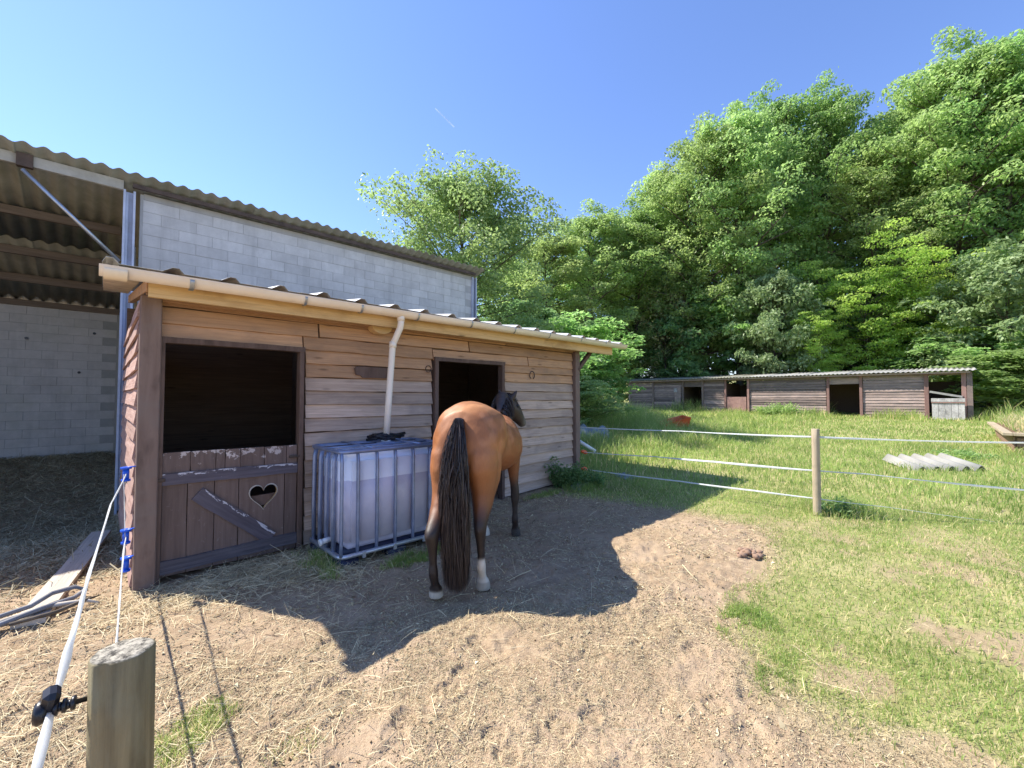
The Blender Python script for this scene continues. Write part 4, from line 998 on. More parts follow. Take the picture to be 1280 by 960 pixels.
# corrugated sheet lying in the grass
o = roofsheet('corrugated_sheet', corr(-.52, .53, 0.21, 0.06, 8, 0), -.5, .5, 0, 0, 0.012, M['fibrewhite'], None, smooth=True)
o.location = (11.9, 0.30, gzz(11.9, .30) + .10); o.rotation_euler = (math.radians(9), math.radians(-2), math.radians(-50)); o.scale = (1.2, .85, 1.0); tag(o, 'pale corrugated cement sheet lying in the meadow grass', 'roof sheet')
# orange trough
v = [(-.42, -.3, 0), (.42, -.3, 0), (.42, .3, 0), (-.42, .3, 0), (-.5, -.36, .16), (.5, -.36, .34), (.5, .36, .36), (-.5, .36, .18), (-.45, -.31, .15), (.45, -.31, .33), (.45, .31, .35), (-.45, .31, .17), (-.4, -.26, .05), (.4, -.26, .05), (.4, .26, .05), (-.4, .26, .05)]
f = [(0, 3, 2, 1), (0, 1, 5, 4), (1, 2, 6, 5), (2, 3, 7, 6), (3, 0, 4, 7), (4, 5, 9, 8), (5, 6, 10, 9), (6, 7, 11, 10), (7, 4, 8, 11), (8, 9, 13, 12), (9, 10, 14, 13), (10, 11, 15, 14), (11, 8, 12, 15), (12, 13, 14, 15)]
tx, ty = 14.75, 6.95
o = link('feed_trough', pydata('feed_trough', v, f), M['orange'], None, (tx, ty, gzz(tx, ty) + .30), rot=(.05, -.06, math.radians(-44))); tag(o, 'small orange-red plastic trough half hidden in tall weeds', 'trough')
# grey sheet + plastic tubes by the stable corner
def sheetmound(name, cx, cy, L, W, Hh, rz_, mat, label, cat):
    nx, ny = 22, 14; v = []; f = []
    for i in range(nx + 1):
        for j in range(ny + 1):
            a, b = i / nx * 2 - 1, j / ny * 2 - 1
            z_ = Hh * max(0, (1 - a * a) * (1 - b * b)) ** .6 * (.6 + .8 * float(vnoise(a, b, .5, 3))) + .02 * math.sin(9 * a + 4 * b)
            v.append((a * L / 2, b * W / 2, z_))
    for i in range(nx):
        for j in range(ny): q = i * (ny + 1) + j; f.append((q, q + ny + 1, q + ny + 2, q + 1))
    o = link(name, pydata(name, v, f, True), M[mat], None, (cx, cy, gzz(cx, cy)), rot=(0, 0, rz_)); tag(o, label, cat)
sheetmound('tarpaulin', 10.9, 7.75, 1.4, .8, .5, -.7, 'tarp', 'crumpled grey-blue sheet in the weeds beyond the stable corner', 'tarpaulin')
sheetmound('flat_stone', 5.75, 4.35, .62, .34, .06, .2, 'fibrewhite', 'flat grey stone at the foot of the right stable corner', 'stone')
sheetmound('flat_stone', 6.9, 4.2, .5, .25, .05, 1, 'tarp', 'bluish flat stone in the shaded grass by the stable', 'stone')
t = tube('plastic_tube', [(7.35, 5.55, gz(7.3, 5.5) + .52), (7.65, 5.35, gz(7.3, 5.5) + .30)], .04, M['whiteplastic']); tag(t, 'white plastic tube leaning in weeds behind the stable corner', 'tube')
# low shelter with grass roof
lw = empty('low_shelter', (18.3, -2.6, .3), 'low wooden shelter with dry grass growing on its flat top', 'shelter')
def hb(nm, x0, x1, y0, y1, z0, z1, mt='shelter', bev=.006): return box(nm, ((x0 + x1) / 2, (y0 + y1) / 2, (z0 + z1) / 2), (x1 - x0, y1 - y0, z1 - z0), M[mt], lw, bev=bev)
hb('top_plank', 15.16, 21.6, -.96, -.80, .715, .785, 'fencewood'); hb('top_plank', 15.16, 15.34, -4.6, -.965, .715, .785, 'fencewood')
hb('side_plank', 15.32, 21.5, -1.0, -.97, .44, .69); hb('side_plank', 15.32, 21.5, -1.01, -.98, .14, .41)
hb('side_plank', 15.30, 15.33, -4.5, -1.02, .46, .66); hb('side_plank', 15.30, 15.33, -4.5, -1.02, .20, .42)
for yy in (-1.05, -2.6, -4.2): hb('leg', 15.36, 15.48, yy - .06, yy + .06, .05, .70)
hb('soil_bed', 15.35, 21.5, -4.6, -.965, .60, .765, 'straw')
# plank and junk at the bay
o = plank('loose_plank', (-0.15, 5.75, gz(-.1, 5.75) + .035), 2.5, 0.17, 0.035, M['greyplank'], None, rot=(0, math.radians(0.3), math.radians(81.5))); tag(o, 'long grey plank lying on the ground beside the barn bay', 'plank')
pts = [(-.75, 4.55, .05), (-.5, 4.68, .06), (-.34, 4.73, .07), (-.24, 4.83, .10), (-.12, 4.9, .09), (-.06, 4.86, .06), (-.12, 4.72, .06), (-.28, 4.62, .07), (-.5, 4.52, .05), (-.9, 4.40, .04)]
tag(tube('rubber_hose', [(a, b, c + gz(a, b)) for a, b, c in pts], .017, M['hose'], None, 8), 'grey rubber hose looped over the end of the plank', 'hose')
pts = [(-1.2, 4.2, .035), (-.8, 4.42, .04), (-.45, 4.60, .05), (-.25, 4.66, .06), (-.05, 4.62, .05), (.02, 4.55, .03)]
tag(tube('dead_branch', [(a, b, c + gz(a, b)) for a, b, c in pts], [.022, .024, .02, .018, .014, .006], M['greyplank'], None, 7), 'dry bleached branch lying across the plank end', 'branch')
pts = [(-.42, 4.50, .05), (-.2, 4.52, .05), (-.06, 4.60, .06), (.03, 4.70, .04)]
tag(tube('stick', [(a, b, c + gz(a, b)) for a, b, c in pts], [.012, .014, .012, .004], M['bark'], None, 6), 'short dark stick beside the plank end', 'stick')
# droppings
def clods(name, cx, cy, n, R_, label):
    rg = random.Random(int(cx * 100)); v = []; f = []
    for i in range(n):
        a = rg.uniform(0, 6.28); q = R_ * rg.random() ** .6; s_ = rg.uniform(.018, .034); px_, py_ = cx + q * math.cos(a), cy + q * math.sin(a) * .7
        bm = bmesh.new(); bmesh.ops.create_icosphere(bm, subdivisions=1, radius=s_); b = len(v)
        for w_ in bm.verts: v.append((px_ - cx + w_.co.x * rg.uniform(.8, 1.3), py_ - cy + w_.co.y * rg.uniform(.8, 1.3), s_ * .6 + (1 - q / R_) * .02 + w_.co.z * .8))
        for q_ in bm.faces: f.append(tuple(b + w_.index for w_ in q_.verts))
        bm.free()
    o = link(name, pydata(name, v, f, True), M['shelter'], None, (cx, cy, gzz(cx, cy))); tag(o, label, 'dung')
clods('dung_pile', 4.42, 1.36, 30, .15, 'brown pile of horse droppings on the bare earth')

# ================================================================== VEGETATION helpers
def leafcards(P_, Nrm, size, rg, aspect=.55, fold=0.0):
    """rhombic leaves at P_ with normals Nrm"""
    N = len(P_); a = rg.normal(size=(N, 3)); T = np.cross(Nrm, a); T /= np.linalg.norm(T, axis=1, keepdims=True) + 1e-9; B = np.cross(Nrm, T)
    s_ = (size * rg.uniform(.6, 1.3, N))[:, None]
    V = np.stack([P_ - T * s_ * .5, P_ + B * s_ * .5 * aspect + Nrm * s_ * .06, P_ + T * s_ * .5 - Nrm * s_ * .1, P_ - B * s_ * .5 * aspect + Nrm * s_ * .06], 1).reshape(-1, 3)
    F = (np.arange(N)[:, None] * 4 + np.arange(4)[None]); return V, F
def tree_meshes(seed, H_, R_, base=.22, nl=46, per=6, leaves=90, lsize=.24, cl=.85, trunk_r=.28, droop=0.0, prof='round', flat=.55, lean=0.0):
    rg = np.random.default_rng(seed); wv = []; wf = []
    tp = [(0, 0, 0)]; 
    for i in range(1, 9): t = i / 8; tp.append((lean * t * H_ * .1 + rg.normal(0, .10) * t, rg.normal(0, .10) * t, H_ * .93 * t))
    tubevf(tp, [trunk_r * (1 - .93 * (i / 8) ** .8) for i in range(9)], wv, wf, 7, False)
    tpa = np.array(tp); CP = []; CR = []
    def env(t):
        if prof == 'round': return math.sin(math.pi * min(1, max(0, (t - .02) / .98)) ** .75) ** .6 if t < 1 else .1
        if prof == 'vase': return (.35 + .75 * t) * (1 - max(0, t - .7) ** 1.5 * 2.5)
        return 1 - .6 * t
    for i in range(nl):
        t = (i + rg.random()) / nl; t = t ** .85; h = H_ * (base + (0.93 - base) * t * .92)
        p0 = np.array([np.interp(h, tpa[:, 2], tpa[:, k]) for k in range(3)]); az = i * 2.39996 + rg.normal(0, .35)
        L = R_ * env(t) * rg.uniform(.72, 1.12) + .4; up = .25 + .75 * t + rg.normal(0, .12) - droop
        d = np.array([math.cos(az), math.sin(az), up]); pts = []; nseg = 5
        for k in range(nseg + 1):
            q = k / nseg; pts.append(tuple(p0 + d * np.array([1, 1, 1]) * L * q * np.array([1, 1, .75 - .25 * q * (1 - t)]) + rg.normal(0, .06, 3) * q * L * .3))
        r0 = max(.02, trunk_r * .36 * (1 - t * .6)); tubevf(pts, [r0 * (1 - .85 * k / nseg) for k in range(nseg + 1)], wv, wf, 5, False)
        pa = np.array(pts)
        for j in range(per):
            q = .32 + .68 * (j + rg.random()) / per; b = np.array([np.interp(q * nseg, range(nseg + 1), pa[:, k]) for k in range(3)])
            side = rg.normal(size=3); side[2] = abs(side[2]) * .5; side /= np.linalg.norm(side); e = b + side * L * .28 * rg.uniform(.3, 1.1) * (1.1 - .4 * q)
            if j % 2 == 0: tubevf([tuple(b), tuple((b + e) / 2 + rg.normal(0, .05, 3)), tuple(e)], [r0 * .3, r0 * .2, r0 * .08], wv, wf, 3, False)
            CP.append(e); CR.append(cl * rg.uniform(.55, 1.2))
    # leader clumps
    for k in range(7): CP.append(tpa[-1] + rg.normal(0, .5, 3) + np.array([0, 0, .3])); CR.append(cl * .8)
    CP = np.array(CP); CR = np.array(CR); nc = len(CP)
    cnt = np.maximum(8, (leaves * (CR / cl) ** 2 * rg.uniform(.6, 1.2, nc)).astype(int)); idx = np.repeat(np.arange(nc), cnt); N = len(idx)
    dr = rg.normal(size=(N, 3)); dr /= np.linalg.norm(dr, axis=1, keepdims=True); dr[:, 2] = np.where(rg.random(N) < .62, np.abs(dr[:, 2]), dr[:, 2])
    rad = (CR[idx] * rg.uniform(.25, 1.0, N) ** .5)[:, None]
    Pl = CP[idx] + dr * rad * np.array([1, 1, flat])
    ex = rg.random(N) < .10; Pl[ex] += rg.normal(0, .2, (ex.sum(), 3)) * cl
    Nn = dr * .7 + np.array([0, 0, .55]) + rg.normal(0, .55, (N, 3)); Nn /= np.linalg.norm(Nn, axis=1, keepdims=True)
    V, F = leafcards(Pl, Nn, lsize, rg, .6)
    tint = np.clip(.15 + .5 * rg.random(nc)[idx] + .35 * rg.random(N), 0, 1)
    return pydata('trunk', wv, wf, True), npmesh('crown', V, F, False, {'tint': tint})
def make_tree(name, x, y, meshes, mat, label, group, rz_=0, sc=1, sz=None, barkm='bark', cat='tree'):
    t = empty(name, (x, y, gz(x, y) - .15), label, cat, group); t.rotation_euler = (0, 0, rz_); t.scale = (sc, sc, sz or sc)
    a = bpy.data.objects.new('trunk', meshes[0]); b = bpy.data.objects.new('crown', meshes[1])
    for o_, m_ in ((a, M[barkm]), (b, M[mat])):
        if len(o_.data.materials) == 0: o_.data.materials.append(m_)
        COL.objects.link(o_); o_.parent = t
        if o_.data.materials[0] != m_: o_.material_slots[0].link = 'OBJECT'; o_.material_slots[0].material = m_
    return t
def camXY(px, d):   # metres right of / ahead of the yard corner viewpoint -> ground position
    r_ = (px - 640) / 531.0 * d; return 0.7193 * r_ + 0.6947 * d, -0.6947 * r_ + 0.7193 * d
VA = [tree_meshes(11, 24, 5.2, .16, 62, 7, 118, .245, 1.05, .34), tree_meshes(23, 24, 5.0, .20, 58, 7, 120, .245, 1.1, .32, lean=.4), tree_meshes(37, 24, 5.4, .14, 64, 7, 115, .245, 1.0, .36, flat=.5)]
VB = [tree_meshes(51, 8, 2.9, .06, 46, 7, 70, .24, .62, .12, flat=.6), tree_meshes(63, 8, 3.0, .05, 44, 7, 72, .24, .66, .12, flat=.5)]
VC = tree_meshes(71, 9, 4.6, .22, 40, 7, 120, .17, .85, .16, flat=.28, prof='vase')
VD = tree_meshes(81, 11, 3.7, .04, 96, 10, 84, .14, .55, .14, flat=.7, prof='round', droop=.05)
VE = tree_meshes(91, 8, 2.6, .1, 44, 6, 9, .16, .5, .10, flat=.6)
GT = 'tall trees of the wood behind the far stables'
tall = [  # px, distance, top y, mesh, material, radius scale
    (640, 37, 300, 0, 'leafy', .85), (690, 35, 270, 1, 'leafy', .85), (742, 37, 238, 2, 'leafy', .9), (796, 38, 234, 0, 'leaf', .9), (838, 39, 180, 1, 'leafy', .95), (878, 36, 128, 2, 'leafy', .98),
    (925, 35, 96, 0, 'leafy', 1.0), (975, 38, 82, 1, 'leaf', 1.0), (1040, 36, 64, 2, 'leaf', .92), (1098, 33, 142, 0, 'leafy', .85), (1148, 36, 76, 1, 'leaf', .98), (1205, 31, 10, 2, 'leafy', 1.05),
    (1270, 30, 4, 0, 'leaf', 1.1), (1345, 30, 10, 1, 'leafy', 1.1), (1440, 29, 60, 2, 'leaf', 1.05)]
words = ['shorter light green tree at the left end of the wood, above the eave corner', 'rounded light tree rising second from the left end of the wood', 'airy tree of the wood left of the low dip in the skyline', 'dark tree of the wood at the low dip in the skyline',
    'tree at the foot of the climbing skyline of the wood', 'broad light green tree where the skyline climbs steeply', 'rounded light tree left of the twin-peaked tallest middle trees', 'dark tree forming the left peak of the middle skyline', 'tall dark tree forming the right peak of the middle skyline', 'lower light tree in the notch right of the middle peak',
    'dark tree between the notch and the tallest trees at right', 'tallest light green tree near the right edge of the picture', 'tall dark tree at the right edge of the picture', 'tree partly cut off by the right edge of the picture', 'tree beyond the right edge, only its branches in view']
for (px, d, yt, mi, mt, rs), lb in zip(tall, words):
    x_, y_ = camXY(px, d); g_ = gz(x_, y_); Ht = 1.6 + (497 - yt) / 531.0 * d - g_
    make_tree('tall_tree', x_, y_, VA[mi], mt, lb, GT, rz_=random.uniform(0, 6.28), sc=rs * 1.02, sz=Ht / 24.6)
back = [(715, 47, 300, 1), (775, 48, 275, 2), (830, 49, 240, 0), (905, 48, 175, 1), (965, 47, 140, 2), (1030, 48, 140, 0), (1090, 46, 170, 1), (1160, 45, 130, 2), (1240, 42, 90, 0), (1320, 42, 90, 1)]
BL = ['second-row tree at the left end of the wood, over the bush by the eave', 'second-row tree behind the dip in the skyline of the wood', 'second-row tree behind the climbing skyline of the wood', 'second-row tree behind the broad light tree left of the middle peaks', 'second-row tree behind the left middle peak of the wood',
      'second-row tree behind the right middle peak of the wood', 'second-row tree filling the notch right of the middle peaks', 'second-row tree just left of the tallest right-hand tree', 'second-row tree behind the tallest trees at the right', 'second-row tree behind the right edge of the wood']
for k, (px, d, yt, mi) in enumerate(back):
    x_, y_ = camXY(px, d); Ht = 1.6 + (497 - yt) / 531.0 * d - gz(x_, y_)
    make_tree('tall_tree', x_, y_, VA[mi], 'leaf', BL[k], 'second row trees of the wood', rz_=random.uniform(0, 6.28), sc=1.15, sz=Ht / 24.6)
under = [  # px, d, top y, mesh, mat, width scale, label
    (655, 26, 372, 0, 'leafdark', 1.1, 'dark bush behind the right end of the barn roof'), (705, 24, 392, 1, 'leaf', 1.1, 'bush above the right end of the stable eave'),
    (728, 22, 430, 0, 'leafdark', .6, 'dark bush just right of the stable gutter end'), (722, 14.5, 465, 1, 'leafy', .42, 'fresh green bush beside the right stable corner post'), (798, 39.5, 392, 1, 'leafdark', 1.0, 'dark bush left of the dry reddish bush'),
    (872, 36, 372, 0, 'leafdark', 1.1, 'dark bush above the left doors of the far stables'), (925, 35.5, 345, 1, 'leaf', 1.25, 'big mid green bush above the centre of the far stables'), (968, 31, 328, 0, 'leafpale', .8, 'grey-green leafy tree above the centre of the far stables'),
    (1010, 35, 372, 1, 'leafdark', 1.3, 'dark bush behind the bright acacia on its left'), (1060, 34, 395, 0, 'leafdark', 1.2, 'dark bush under the bright acacia'), (1125, 34, 385, 1, 'leafdark', 1.3, 'dark bush beneath the wide bright acacia crown'),
    (1190, 31, 392, 0, 'leafdark', 1.2, 'dark bush behind the right end of the far stables'), (1235, 26, 405, 1, 'leaf', 1.1, 'bush right of the far stables'), (1262, 25, 296, 0, 'leafpale', 1.05, 'tall pale green shrub at the right edge of the picture'),
    (1112, 36, 318, 1, 'leafpale', .9, 'pale flowering crown rising above the bright acacia'), (1290, 22, 430, 0, 'leaf', 1.0, 'bush at the right edge below the pale shrub'), (845, 38, 300, 1, 'leafpale', .9, 'pale green crown above the dry reddish bush')]
for (px, d, yt, mi, mt, ws, lb) in under:
    x_, y_ = camXY(px, d); Ht = 1.6 + (497 - yt) / 531.0 * d - gz(x_, y_)
    make_tree('shrub', x_, y_, VB[mi], mt, lb, 'bushes along the edge of the wood', rz_=random.uniform(0, 6.28), sc=ws * 1.15, sz=Ht / 8.3, cat='bush')
for (px, d, yt, ws, lb) in ((1085, 30.5, 338, .95, 'wide bright yellow-green acacia above the far stables'), (1180, 29, 346, .88, 'right-hand bright yellow-green acacia by the end of the far stables'), (1018, 30, 402, .5, 'small bright acacia bush peeping over the far stable roof')):
    x_, y_ = camXY(px, d); Ht = 1.6 + (497 - yt) / 531.0 * d - gz(x_, y_)
    make_tree('acacia', x_, y_, VC, 'leafacacia', lb, 'bright acacias', rz_=random.uniform(0, 6.28), sc=ws, sz=Ht / 9.2)
x_, y_ = camXY(832, 36.5); make_tree('dry_shrub', x_, y_, VE, 'leafdry', 'sparse dry reddish shrub with bare branches above the far roof', None, sc=1.25, sz=(1.6 + (497 - 352) / 531.0 * 36.5 - gz(x_, y_)) / 8.0, cat='bush')
x_, y_ = camXY(580, 16.5); make_tree('cherry_tree', x_, y_, VD, 'leafcherry', 'airy light green tree with drooping leaves behind the barn roof', None, rz_=.6, sc=1.0, sz=(1.6 + (497 - 196) / 531.0 * 16.5) / 11.2)

# ================================================================== GRASS, STRAW, CRUMBS
rg = np.random.default_rng(99)
def wedge(N, d0, d1, a0=-66, a1=58):
    d = np.sqrt(rg.uniform(d0 * d0, d1 * d1, N)); a = np.radians(46 + rg.uniform(a0, a1, N)); return d * np.cos(a), d * np.sin(a), d
def blades(x, y, z, h, wdt, tint, lean=.35):
    N = len(x); az = rg.uniform(0, 6.283, N); fz = rg.uniform(0, 6.283, N); ln = np.abs(rg.normal(0, lean, N)) + .08
    dx, dy = np.cos(az) * ln * h, np.sin(az) * ln * h; sx, sy = np.cos(fz) * wdt / 2, np.sin(fz) * wdt / 2
    b = np.stack([x, y, z - .01], 1); S = np.stack([sx, sy, 0 * sx], 1); m_ = b + np.stack([dx * .35, dy * .35, h * .58], 1); t_ = b + np.stack([dx * 1.15, dy * 1.15, h * .95], 1)
    V = np.stack([b - S, b + S, m_ + S * .8, m_ - S * .8, t_], 1).reshape(-1, 3); k = np.arange(N)[:, None] * 5
    F = np.stack([k + [0, 1, 2], k + [0, 2, 3], k + [3, 2, 4]], 1).reshape(-1, 3); return V, F, np.repeat(tint, 3)
def tallness(x, y):
    t = .05 + .02 * vnoise(x, y, .8, 3)
    t = t + .055 * sstep(6.2, 8.5, x + .25 * y) * (.3 + fbm(x, y, .9, 31, 2))
    w1 = np.exp(-(((x - 13.5) / 5.5) ** 2 + ((y - 10.3) / 3.1) ** 2)); t = t + .95 * w1 * (.25 + 1.1 * vnoise(x, y, 1.1, 7))
    t = t + sstep(28.8, 29.8, x) * (y > -2) * (y < 19) * (.05 + .35 * sstep(.62, .8, vnoise(x, y, 1.9, 9)) + .25 * sstep(8, 14, y))
    t = t + .30 * sstep(12.5, 14.5, x) * sstep(15.5, 15.0, x) * sstep(.6, -1.0, y) * .5 * vnoise(x, y, .9, 12) + .55 * sstep(22.5, 24.0, x) * sstep(-1.2, -2.2, y)
    t = t + .25 * np.exp(-(((x - 6.85) / .35) ** 2 + ((y - 1.0) / .35) ** 2)) + .30 * sstep(6.3, 7.0, x) * sstep(4.3, 5.2, y) * vnoise(x, y, .7, 5)
    return t
GV, GF, GT_ = [], [], []; nb = 0
def addg(r):
    global nb
    GV.append(r[0]); GF.append(r[1] + nb); GT_.append(r[2]); nb += len(r[0])
for N, d0, d1, wd_, hk in ((62000, 1.7, 3.6, .0045, .75), (115000, 3.6, 8.0, .0062, .85), (105000, 8.0, 17.0, .012, 1.15), (95000, 17.0, 34.0, .024, 1.15)):
    x, y, d = wedge(N, d0, d1); dm = dirtmask(x, y); dns = (1 - dm)
    pat = fbm(x, y, .45, 41, 4); pat2 = fbm(x, y, 2.2, 43, 2); near = sstep(8.5, 4.2, x + .4 * y)
    bm_ = baremask(x, y); keep = (rg.random(N) < dns * (1 - .80 * bm_)) & ~((y > 4.6) & (x < 6.3))
    x, y, d = x[keep], y[keep], d[keep]; z = hfull(x, y, d1 < 9); h = tallness(x, y) * rg.uniform(.5, 1.25, len(x)) * hk
    tn = np.clip(.25 + .5 * rg.random(len(x)) + .5 * (vnoise(x, y, .6, 17) - .5), 0, .85); dry = rg.random(len(x)) < (.10 + .16 * near[keep]); tn[dry] = 1.0
    addg(blades(x, y, z, h, wd_ * rg.uniform(.7, 1.4, len(x)), tn, .5 if d1 < 9 else .35))
def patch(cx, cy, rx, ry, N, h, w_, dryf=.1, rot=0.0):
    a = rg.random(N) * 6.283; q = np.sqrt(rg.random(N)) * rg.uniform(.7, 1.0, N); px_, py_ = q * rx * np.cos(a), q * ry * np.sin(a)
    x = cx + px_ * math.cos(rot) - py_ * math.sin(rot); y = cy + px_ * math.sin(rot) + py_ * math.cos(rot)
    k = rg.random(N) < sstep(.35, .5, fbm(x, y, .14, 51, 3)); x, y = x[k], y[k]; tn = rg.uniform(0, .8, len(x)); tn[rg.random(len(x)) < dryf] = 1
    addg(blades(x, y, hfull(x, y), h * rg.uniform(.4, 1.2, len(x)), w_ * rg.uniform(.7, 1.3, len(x)), tn, .6))
patch(.33, 2.55, .28, .16, 2600, .045, .0028, .2, .6); patch(.75, 2.1, .25, .1, 700, .03, .0026, .3)
patch(3.12, .98, .30, .20, 2600, .05, .0045, .02); patch(2.75, .72, .28, .10, 1500, .04, .004, .05); patch(3.5, 1.1, .35, .15, 900, .04, .004, .1)
patch(2.35, 3.62, .55, .16, 2600, .08, .004, .05); patch(1.45, 4.1, .16, .5, 1800, .10, .004, .1); patch(5.75, 4.25, .5, .28, 3500, .12, .006, .02); patch(4.9, 4.35, .5, .12, 800, .08, .005, .05)
# top of the low shelter
N = 7000; x = rg.uniform(15.36, 21.4, N); y = rg.uniform(-4.5, -1.02, N); k = rg.random(N) < sstep(-.9, -1.6, y) * .6 + .4; x, y = x[k], y[k]
tn = rg.uniform(.2, .85, len(x)); tn[rg.random(len(x)) < .55] = 1; addg(blades(x, y, np.full(len(x), .765), rg.uniform(.08, .4, len(x)) * sstep(15.2, 17.5, x) + .06, .016 * np.ones(len(x)), tn, .4))
me = npmesh('meadow_grass', np.vstack(GV), np.vstack(GF), False, {'tint': np.concatenate(GT_)}); o = link('meadow_grass', me, M['grass']); o['kind'] = 'stuff'
# straw and hay fibres
def fibres(x, y, z, L, w_, tint, tilt=.18):
    N = len(x); az = rg.uniform(0, 6.283, N); el = rg.normal(0, tilt, N); T = np.stack([np.cos(az) * np.cos(el), np.sin(az) * np.cos(el), np.sin(el)], 1); S = np.stack([-np.sin(az), np.cos(az), rg.normal(0, .5, N)], 1)
    c = np.stack([x, y, z + .003 + np.abs(np.sin(el)) * L * .4], 1); L_ = L[:, None] / 2; W_ = (w_ / 2)[:, None]; bend = np.array([[0, 0, 1]]) * L_ * rg.uniform(-.1, .25, (N, 1))
    V = np.stack([c - T * L_ - S * W_, c - T * L_ + S * W_, c + bend * .5 + S * W_, c + bend * .5 - S * W_, c + T * L_ + S * W_ * .6, c + T * L_ - S * W_ * .6], 1).reshape(-1, 3); k = np.arange(N)[:, None] * 6
    F = np.stack([k + [0, 1, 2, 3], k + [3, 2, 4, 5]], 1).reshape(-1, 4); return V, F, np.repeat(tint, 2)
SV, SF, ST = [], [], []; ns = 0
for N, d0, d1, w_, ll in ((130000, 1.5, 3.2, .0016, .017), (80000, 3.2, 6.5, .0028, .027), (16000, 6.5, 10, .006, .06)):
    x, y, d = wedge(N, d0, d1); dm = dirtmask(x, y); pt = fbm(x, y, .5, 61, 3); k = (rg.random(N) < (dm * .85 + .15) * sstep(.28, .6, pt) ) & ~((y > 4.62) & (x > .2) & (x < 6.2)) & ~((x < .3) & (y > 5.2)); x, y = x[k], y[k]
    r_ = fibres(x, y, hfull(x, y), ll * rg.lognormal(0, .45, len(x)), w_ * rg.uniform(.6, 1.3, len(x)), np.clip(rg.normal(.45, .26, len(x)), 0, 1)); SV.append(r_[0]); SF.append(r_[1] + ns); ST.append(r_[2]); ns += len(r_[0])
# hay along the foot of the door and long stray stalks
for cx, cy, sx, sy, N, ll in ((1.0, 4.25, .55, .25, 3500, .10), (1.5, 4.0, .25, .3, 1800, .12), (3.2, 4.2, 1.0, .25, 1500, .07), (1.2, 3.0, 1.2, 1.0, 260, .16), (-.25, 2.5, .7, 1.1, 6000, .07), (2.6, 2.2, 1.2, .8, 160, .14)):
    x = rg.normal(cx, sx, N); y = np.minimum(rg.normal(cy, sy, N), 4.62 + 0 * x); y = np.where(x < .2, rg.normal(cy, sy, N), y)
    r_ = fibres(x, y, hfull(x, y) + rg.uniform(0, .02, N), ll * rg.lognormal(0, .35, N), np.full(N, .0026), np.clip(rg.normal(.72, .2, N), 0, 1), .22); SV.append(r_[0]); SF.append(r_[1] + ns); ST.append(r_[2]); ns += len(r_[0])
me = npmesh('straw_litter', np.vstack(SV), np.vstack(SF), False, {'tint': np.concatenate(ST)}); o = link('straw_litter', me, M['straw']); o['kind'] = 'stuff'
# bay floor litter
N = 48000; x = rg.uniform(-2.6, .22, N); y = 5.2 + 9.2 * rg.random(N) ** .8; r_ = fibres(x, y, hfull(x, y), .10 * rg.lognormal(0, .4, N), np.full(N, .006), np.clip(rg.normal(.5, .3, N), 0, 1), .3)
me = npmesh('bay_straw', r_[0], r_[1], False, {'tint': r_[2]}); o = link('bay_straw', me, M['darkstraw']); o['kind'] = 'stuff'
# crumbs of earth and dung
CV, CF, CT = [], [], []; nc_ = 0
for N, d0, d1, sz_ in ((70000, 1.5, 3.4, .0065), (50000, 3.4, 7.0, .011)):
    x, y, d = wedge(N, d0, d1); dm = dirtmask(x, y); k = (rg.random(N) < dm * sstep(.36, .62, fbm(x, y, .28, 71, 3))) & ~((y > 4.62) & (x < 6.2) & (x > .2)); x, y = x[k], y[k]; n_ = len(x)
    s_ = sz_ * rg.lognormal(0, .45, n_); c = np.stack([x, y, hfull(x, y) + s_ * .15], 1); u1 = rg.normal(size=(n_, 3)); u1 /= np.linalg.norm(u1, axis=1, keepdims=True); u2 = np.cross(u1, rg.normal(size=(n_, 3))); u2 /= np.linalg.norm(u2, axis=1, keepdims=True); u3 = np.cross(u1, u2)
    S_ = s_[:, None]; V = np.stack([c + u1 * S_ * .7, c + u2 * S_ * .45, c + u3 * S_ * .4, c - u1 * S_ * .6 - u2 * S_ * .3 - u3 * S_ * .3], 1).reshape(-1, 3); k_ = np.arange(n_)[:, None] * 4
    F = np.stack([k_ + [0, 1, 2], k_ + [0, 3, 1], k_ + [0, 2, 3], k_ + [1, 3, 2]], 1).reshape(-1, 3); CV.append(V); CF.append(F + nc_); CT.append(np.repeat(np.clip(rg.normal(.42, .28, n_), 0, 1), 4)); nc_ += len(V)
me = npmesh('earth_crumbs', np.vstack(CV), np.vstack(CF), False, {'tint': np.concatenate(CT)}); o = link('earth_crumbs', me, M['straw']); o['kind'] = 'stuff'
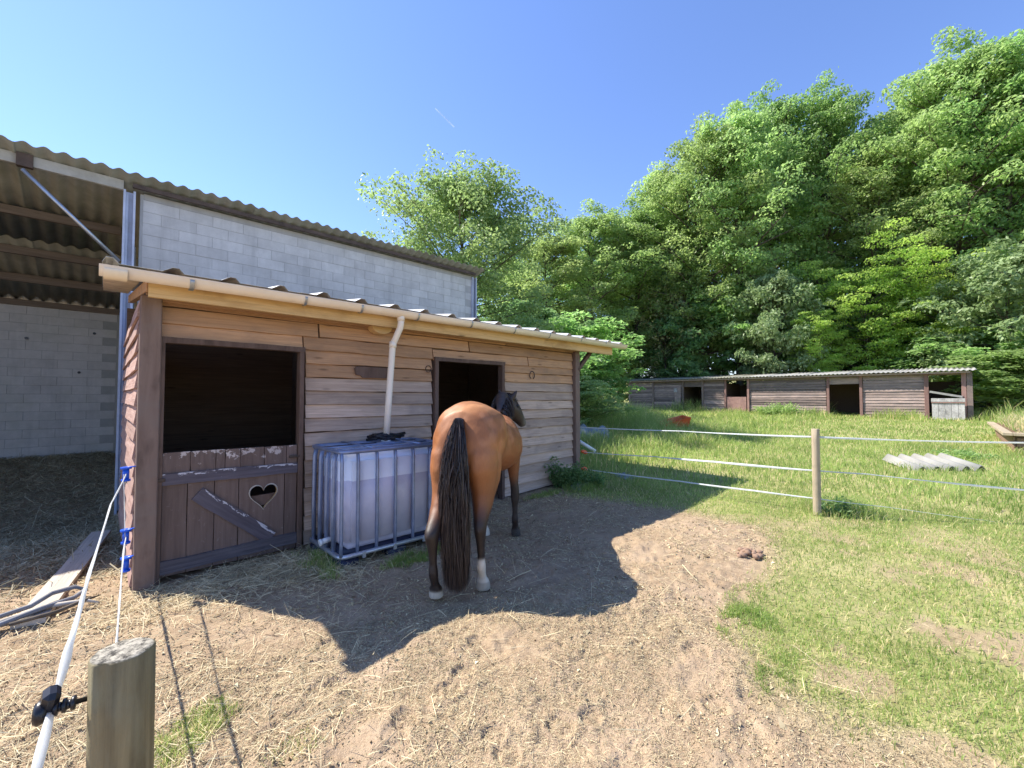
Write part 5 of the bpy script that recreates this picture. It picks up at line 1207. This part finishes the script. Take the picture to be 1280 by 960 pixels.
# leafy weeds
def weed(name, cx, cy, r_, h_, N, ls, mat, label, cat='weeds', seed=0):
    q = np.random.default_rng(seed + N); ns_ = max(6, int(N / 60)); sv = []; sf = []; PP = []
    for i in range(ns_):
        a = q.uniform(0, 6.28); b = q.random() ** .6 * r_; hh = h_ * q.uniform(.45, 1.1) * (1 - .4 * (b / r_)); bx, by = b * .45 * math.cos(a), b * .45 * math.sin(a); tx_, ty_ = b * math.cos(a), b * math.sin(a)
        tubevf([(bx, by, -.03), ((bx + tx_) / 2, (by + ty_) / 2, hh * .55), (tx_, ty_, hh)], [.006, .005, .002], sv, sf, 3, False)
        t = q.random(N // ns_) ** .7; PP.append(np.stack([bx + (tx_ - bx) * t, by + (ty_ - by) * t, hh * t], 1) + q.normal(0, ls * .9, (len(t), 3)) * np.array([1, 1, .5]))
    P_ = np.vstack(PP); P_[:, 2] = np.abs(P_[:, 2]); Nn = q.normal(0, .6, P_.shape) + np.array([0, 0, .8]); Nn /= np.linalg.norm(Nn, axis=1, keepdims=True)
    V, F = leafcards(P_, Nn, ls, q, .5); t = empty(name, (cx, cy, gzz(cx, cy)), label, cat)
    a = link('stem', pydata('stem', sv, sf), M[mat], t, WL[t.name]); b = link('foliage', npmesh('foliage', V, F, False, {'tint': q.random(len(F))}), M[mat], t, WL[t.name]); return t
weed('weed_clump', 5.55, 4.45, .32, .62, 1500, .06, 'leafdark', 'dark leafy weeds against the right end of the stable wall', seed=1)
weed('weed_clump', 6.05, 4.32, .30, .34, 900, .05, 'leafdark', 'low dark weeds round the foot of the right corner post', seed=2)
weed('weed_clump', 6.72, 1.02, .30, .20, 900, .05, 'leafdark', 'dark green dock tuft at the foot of the slim fence post', seed=3)
weed('weed_clump', 8.3, 6.9, .7, .55, 2600, .09, 'leafy', 'bright weeds growing just beyond the stable corner, before the grey sheet', seed=4)
weed('weed_clump', 10.3, 9.5, 1.5, 1.5, 6000, .12, 'leafy', 'tall bright nettles rising behind the grey-blue sheet', seed=5)
weed('weed_clump', 16.5, 12.5, 1.8, 1.7, 6000, .15, 'leafy', 'tall weeds in front of the left end of the far stables', seed=6)
weed('weed_clump', 29.6, 7.2, 1.4, .9, 2500, .15, 'leafy', 'leafy weeds before the middle wall of the far stables', seed=7)
weed('weed_clump', 13.9, -.15, .5, .22, 1000, .07, 'leafy', 'weeds around the near corner of the low shelter', seed=8)
weed('weed_clump', 12.1, 9.0, .9, .8, 2600, .10, 'leafy', 'weeds between the grey sheet and the orange trough', seed=9)

# thin vapour trail high in the sky
s_ = NT('vapour_trail'); s_.done((.95, .97, 1), 1); tp = s_.n.new('ShaderNodeBsdfTransparent'); mx = s_.n.new('ShaderNodeMixShader'); mx.inputs[0].default_value = .86; s_.L(s_.b.outputs[0], mx.inputs[1]); s_.L(tp.outputs[0], mx.inputs[2]); s_.L(mx.outputs[0], s_.out.inputs[0]); M['trail'] = s_.m
f0 = Vector((0.6947, 0.7193, 0)); r0 = Vector((0.7193, -0.6947, 0)); P0 = f0 * 900 + r0 * (-98 / 531 * 900) + Vector((0, 0, 1.6 + 369 / 531 * 900)); P1 = f0 * 900 + r0 * (-74 / 531 * 900) + Vector((0, 0, 1.6 + 345 / 531 * 900))
o = tube('contrail', [P0, P0.lerp(P1, .3), P0.lerp(P1, .7), P1], [1.0, 1.6, 1.8, 1.2], M['trail'], None, 8); tag(o, 'short faint white vapour trail in the blue sky', 'contrail')
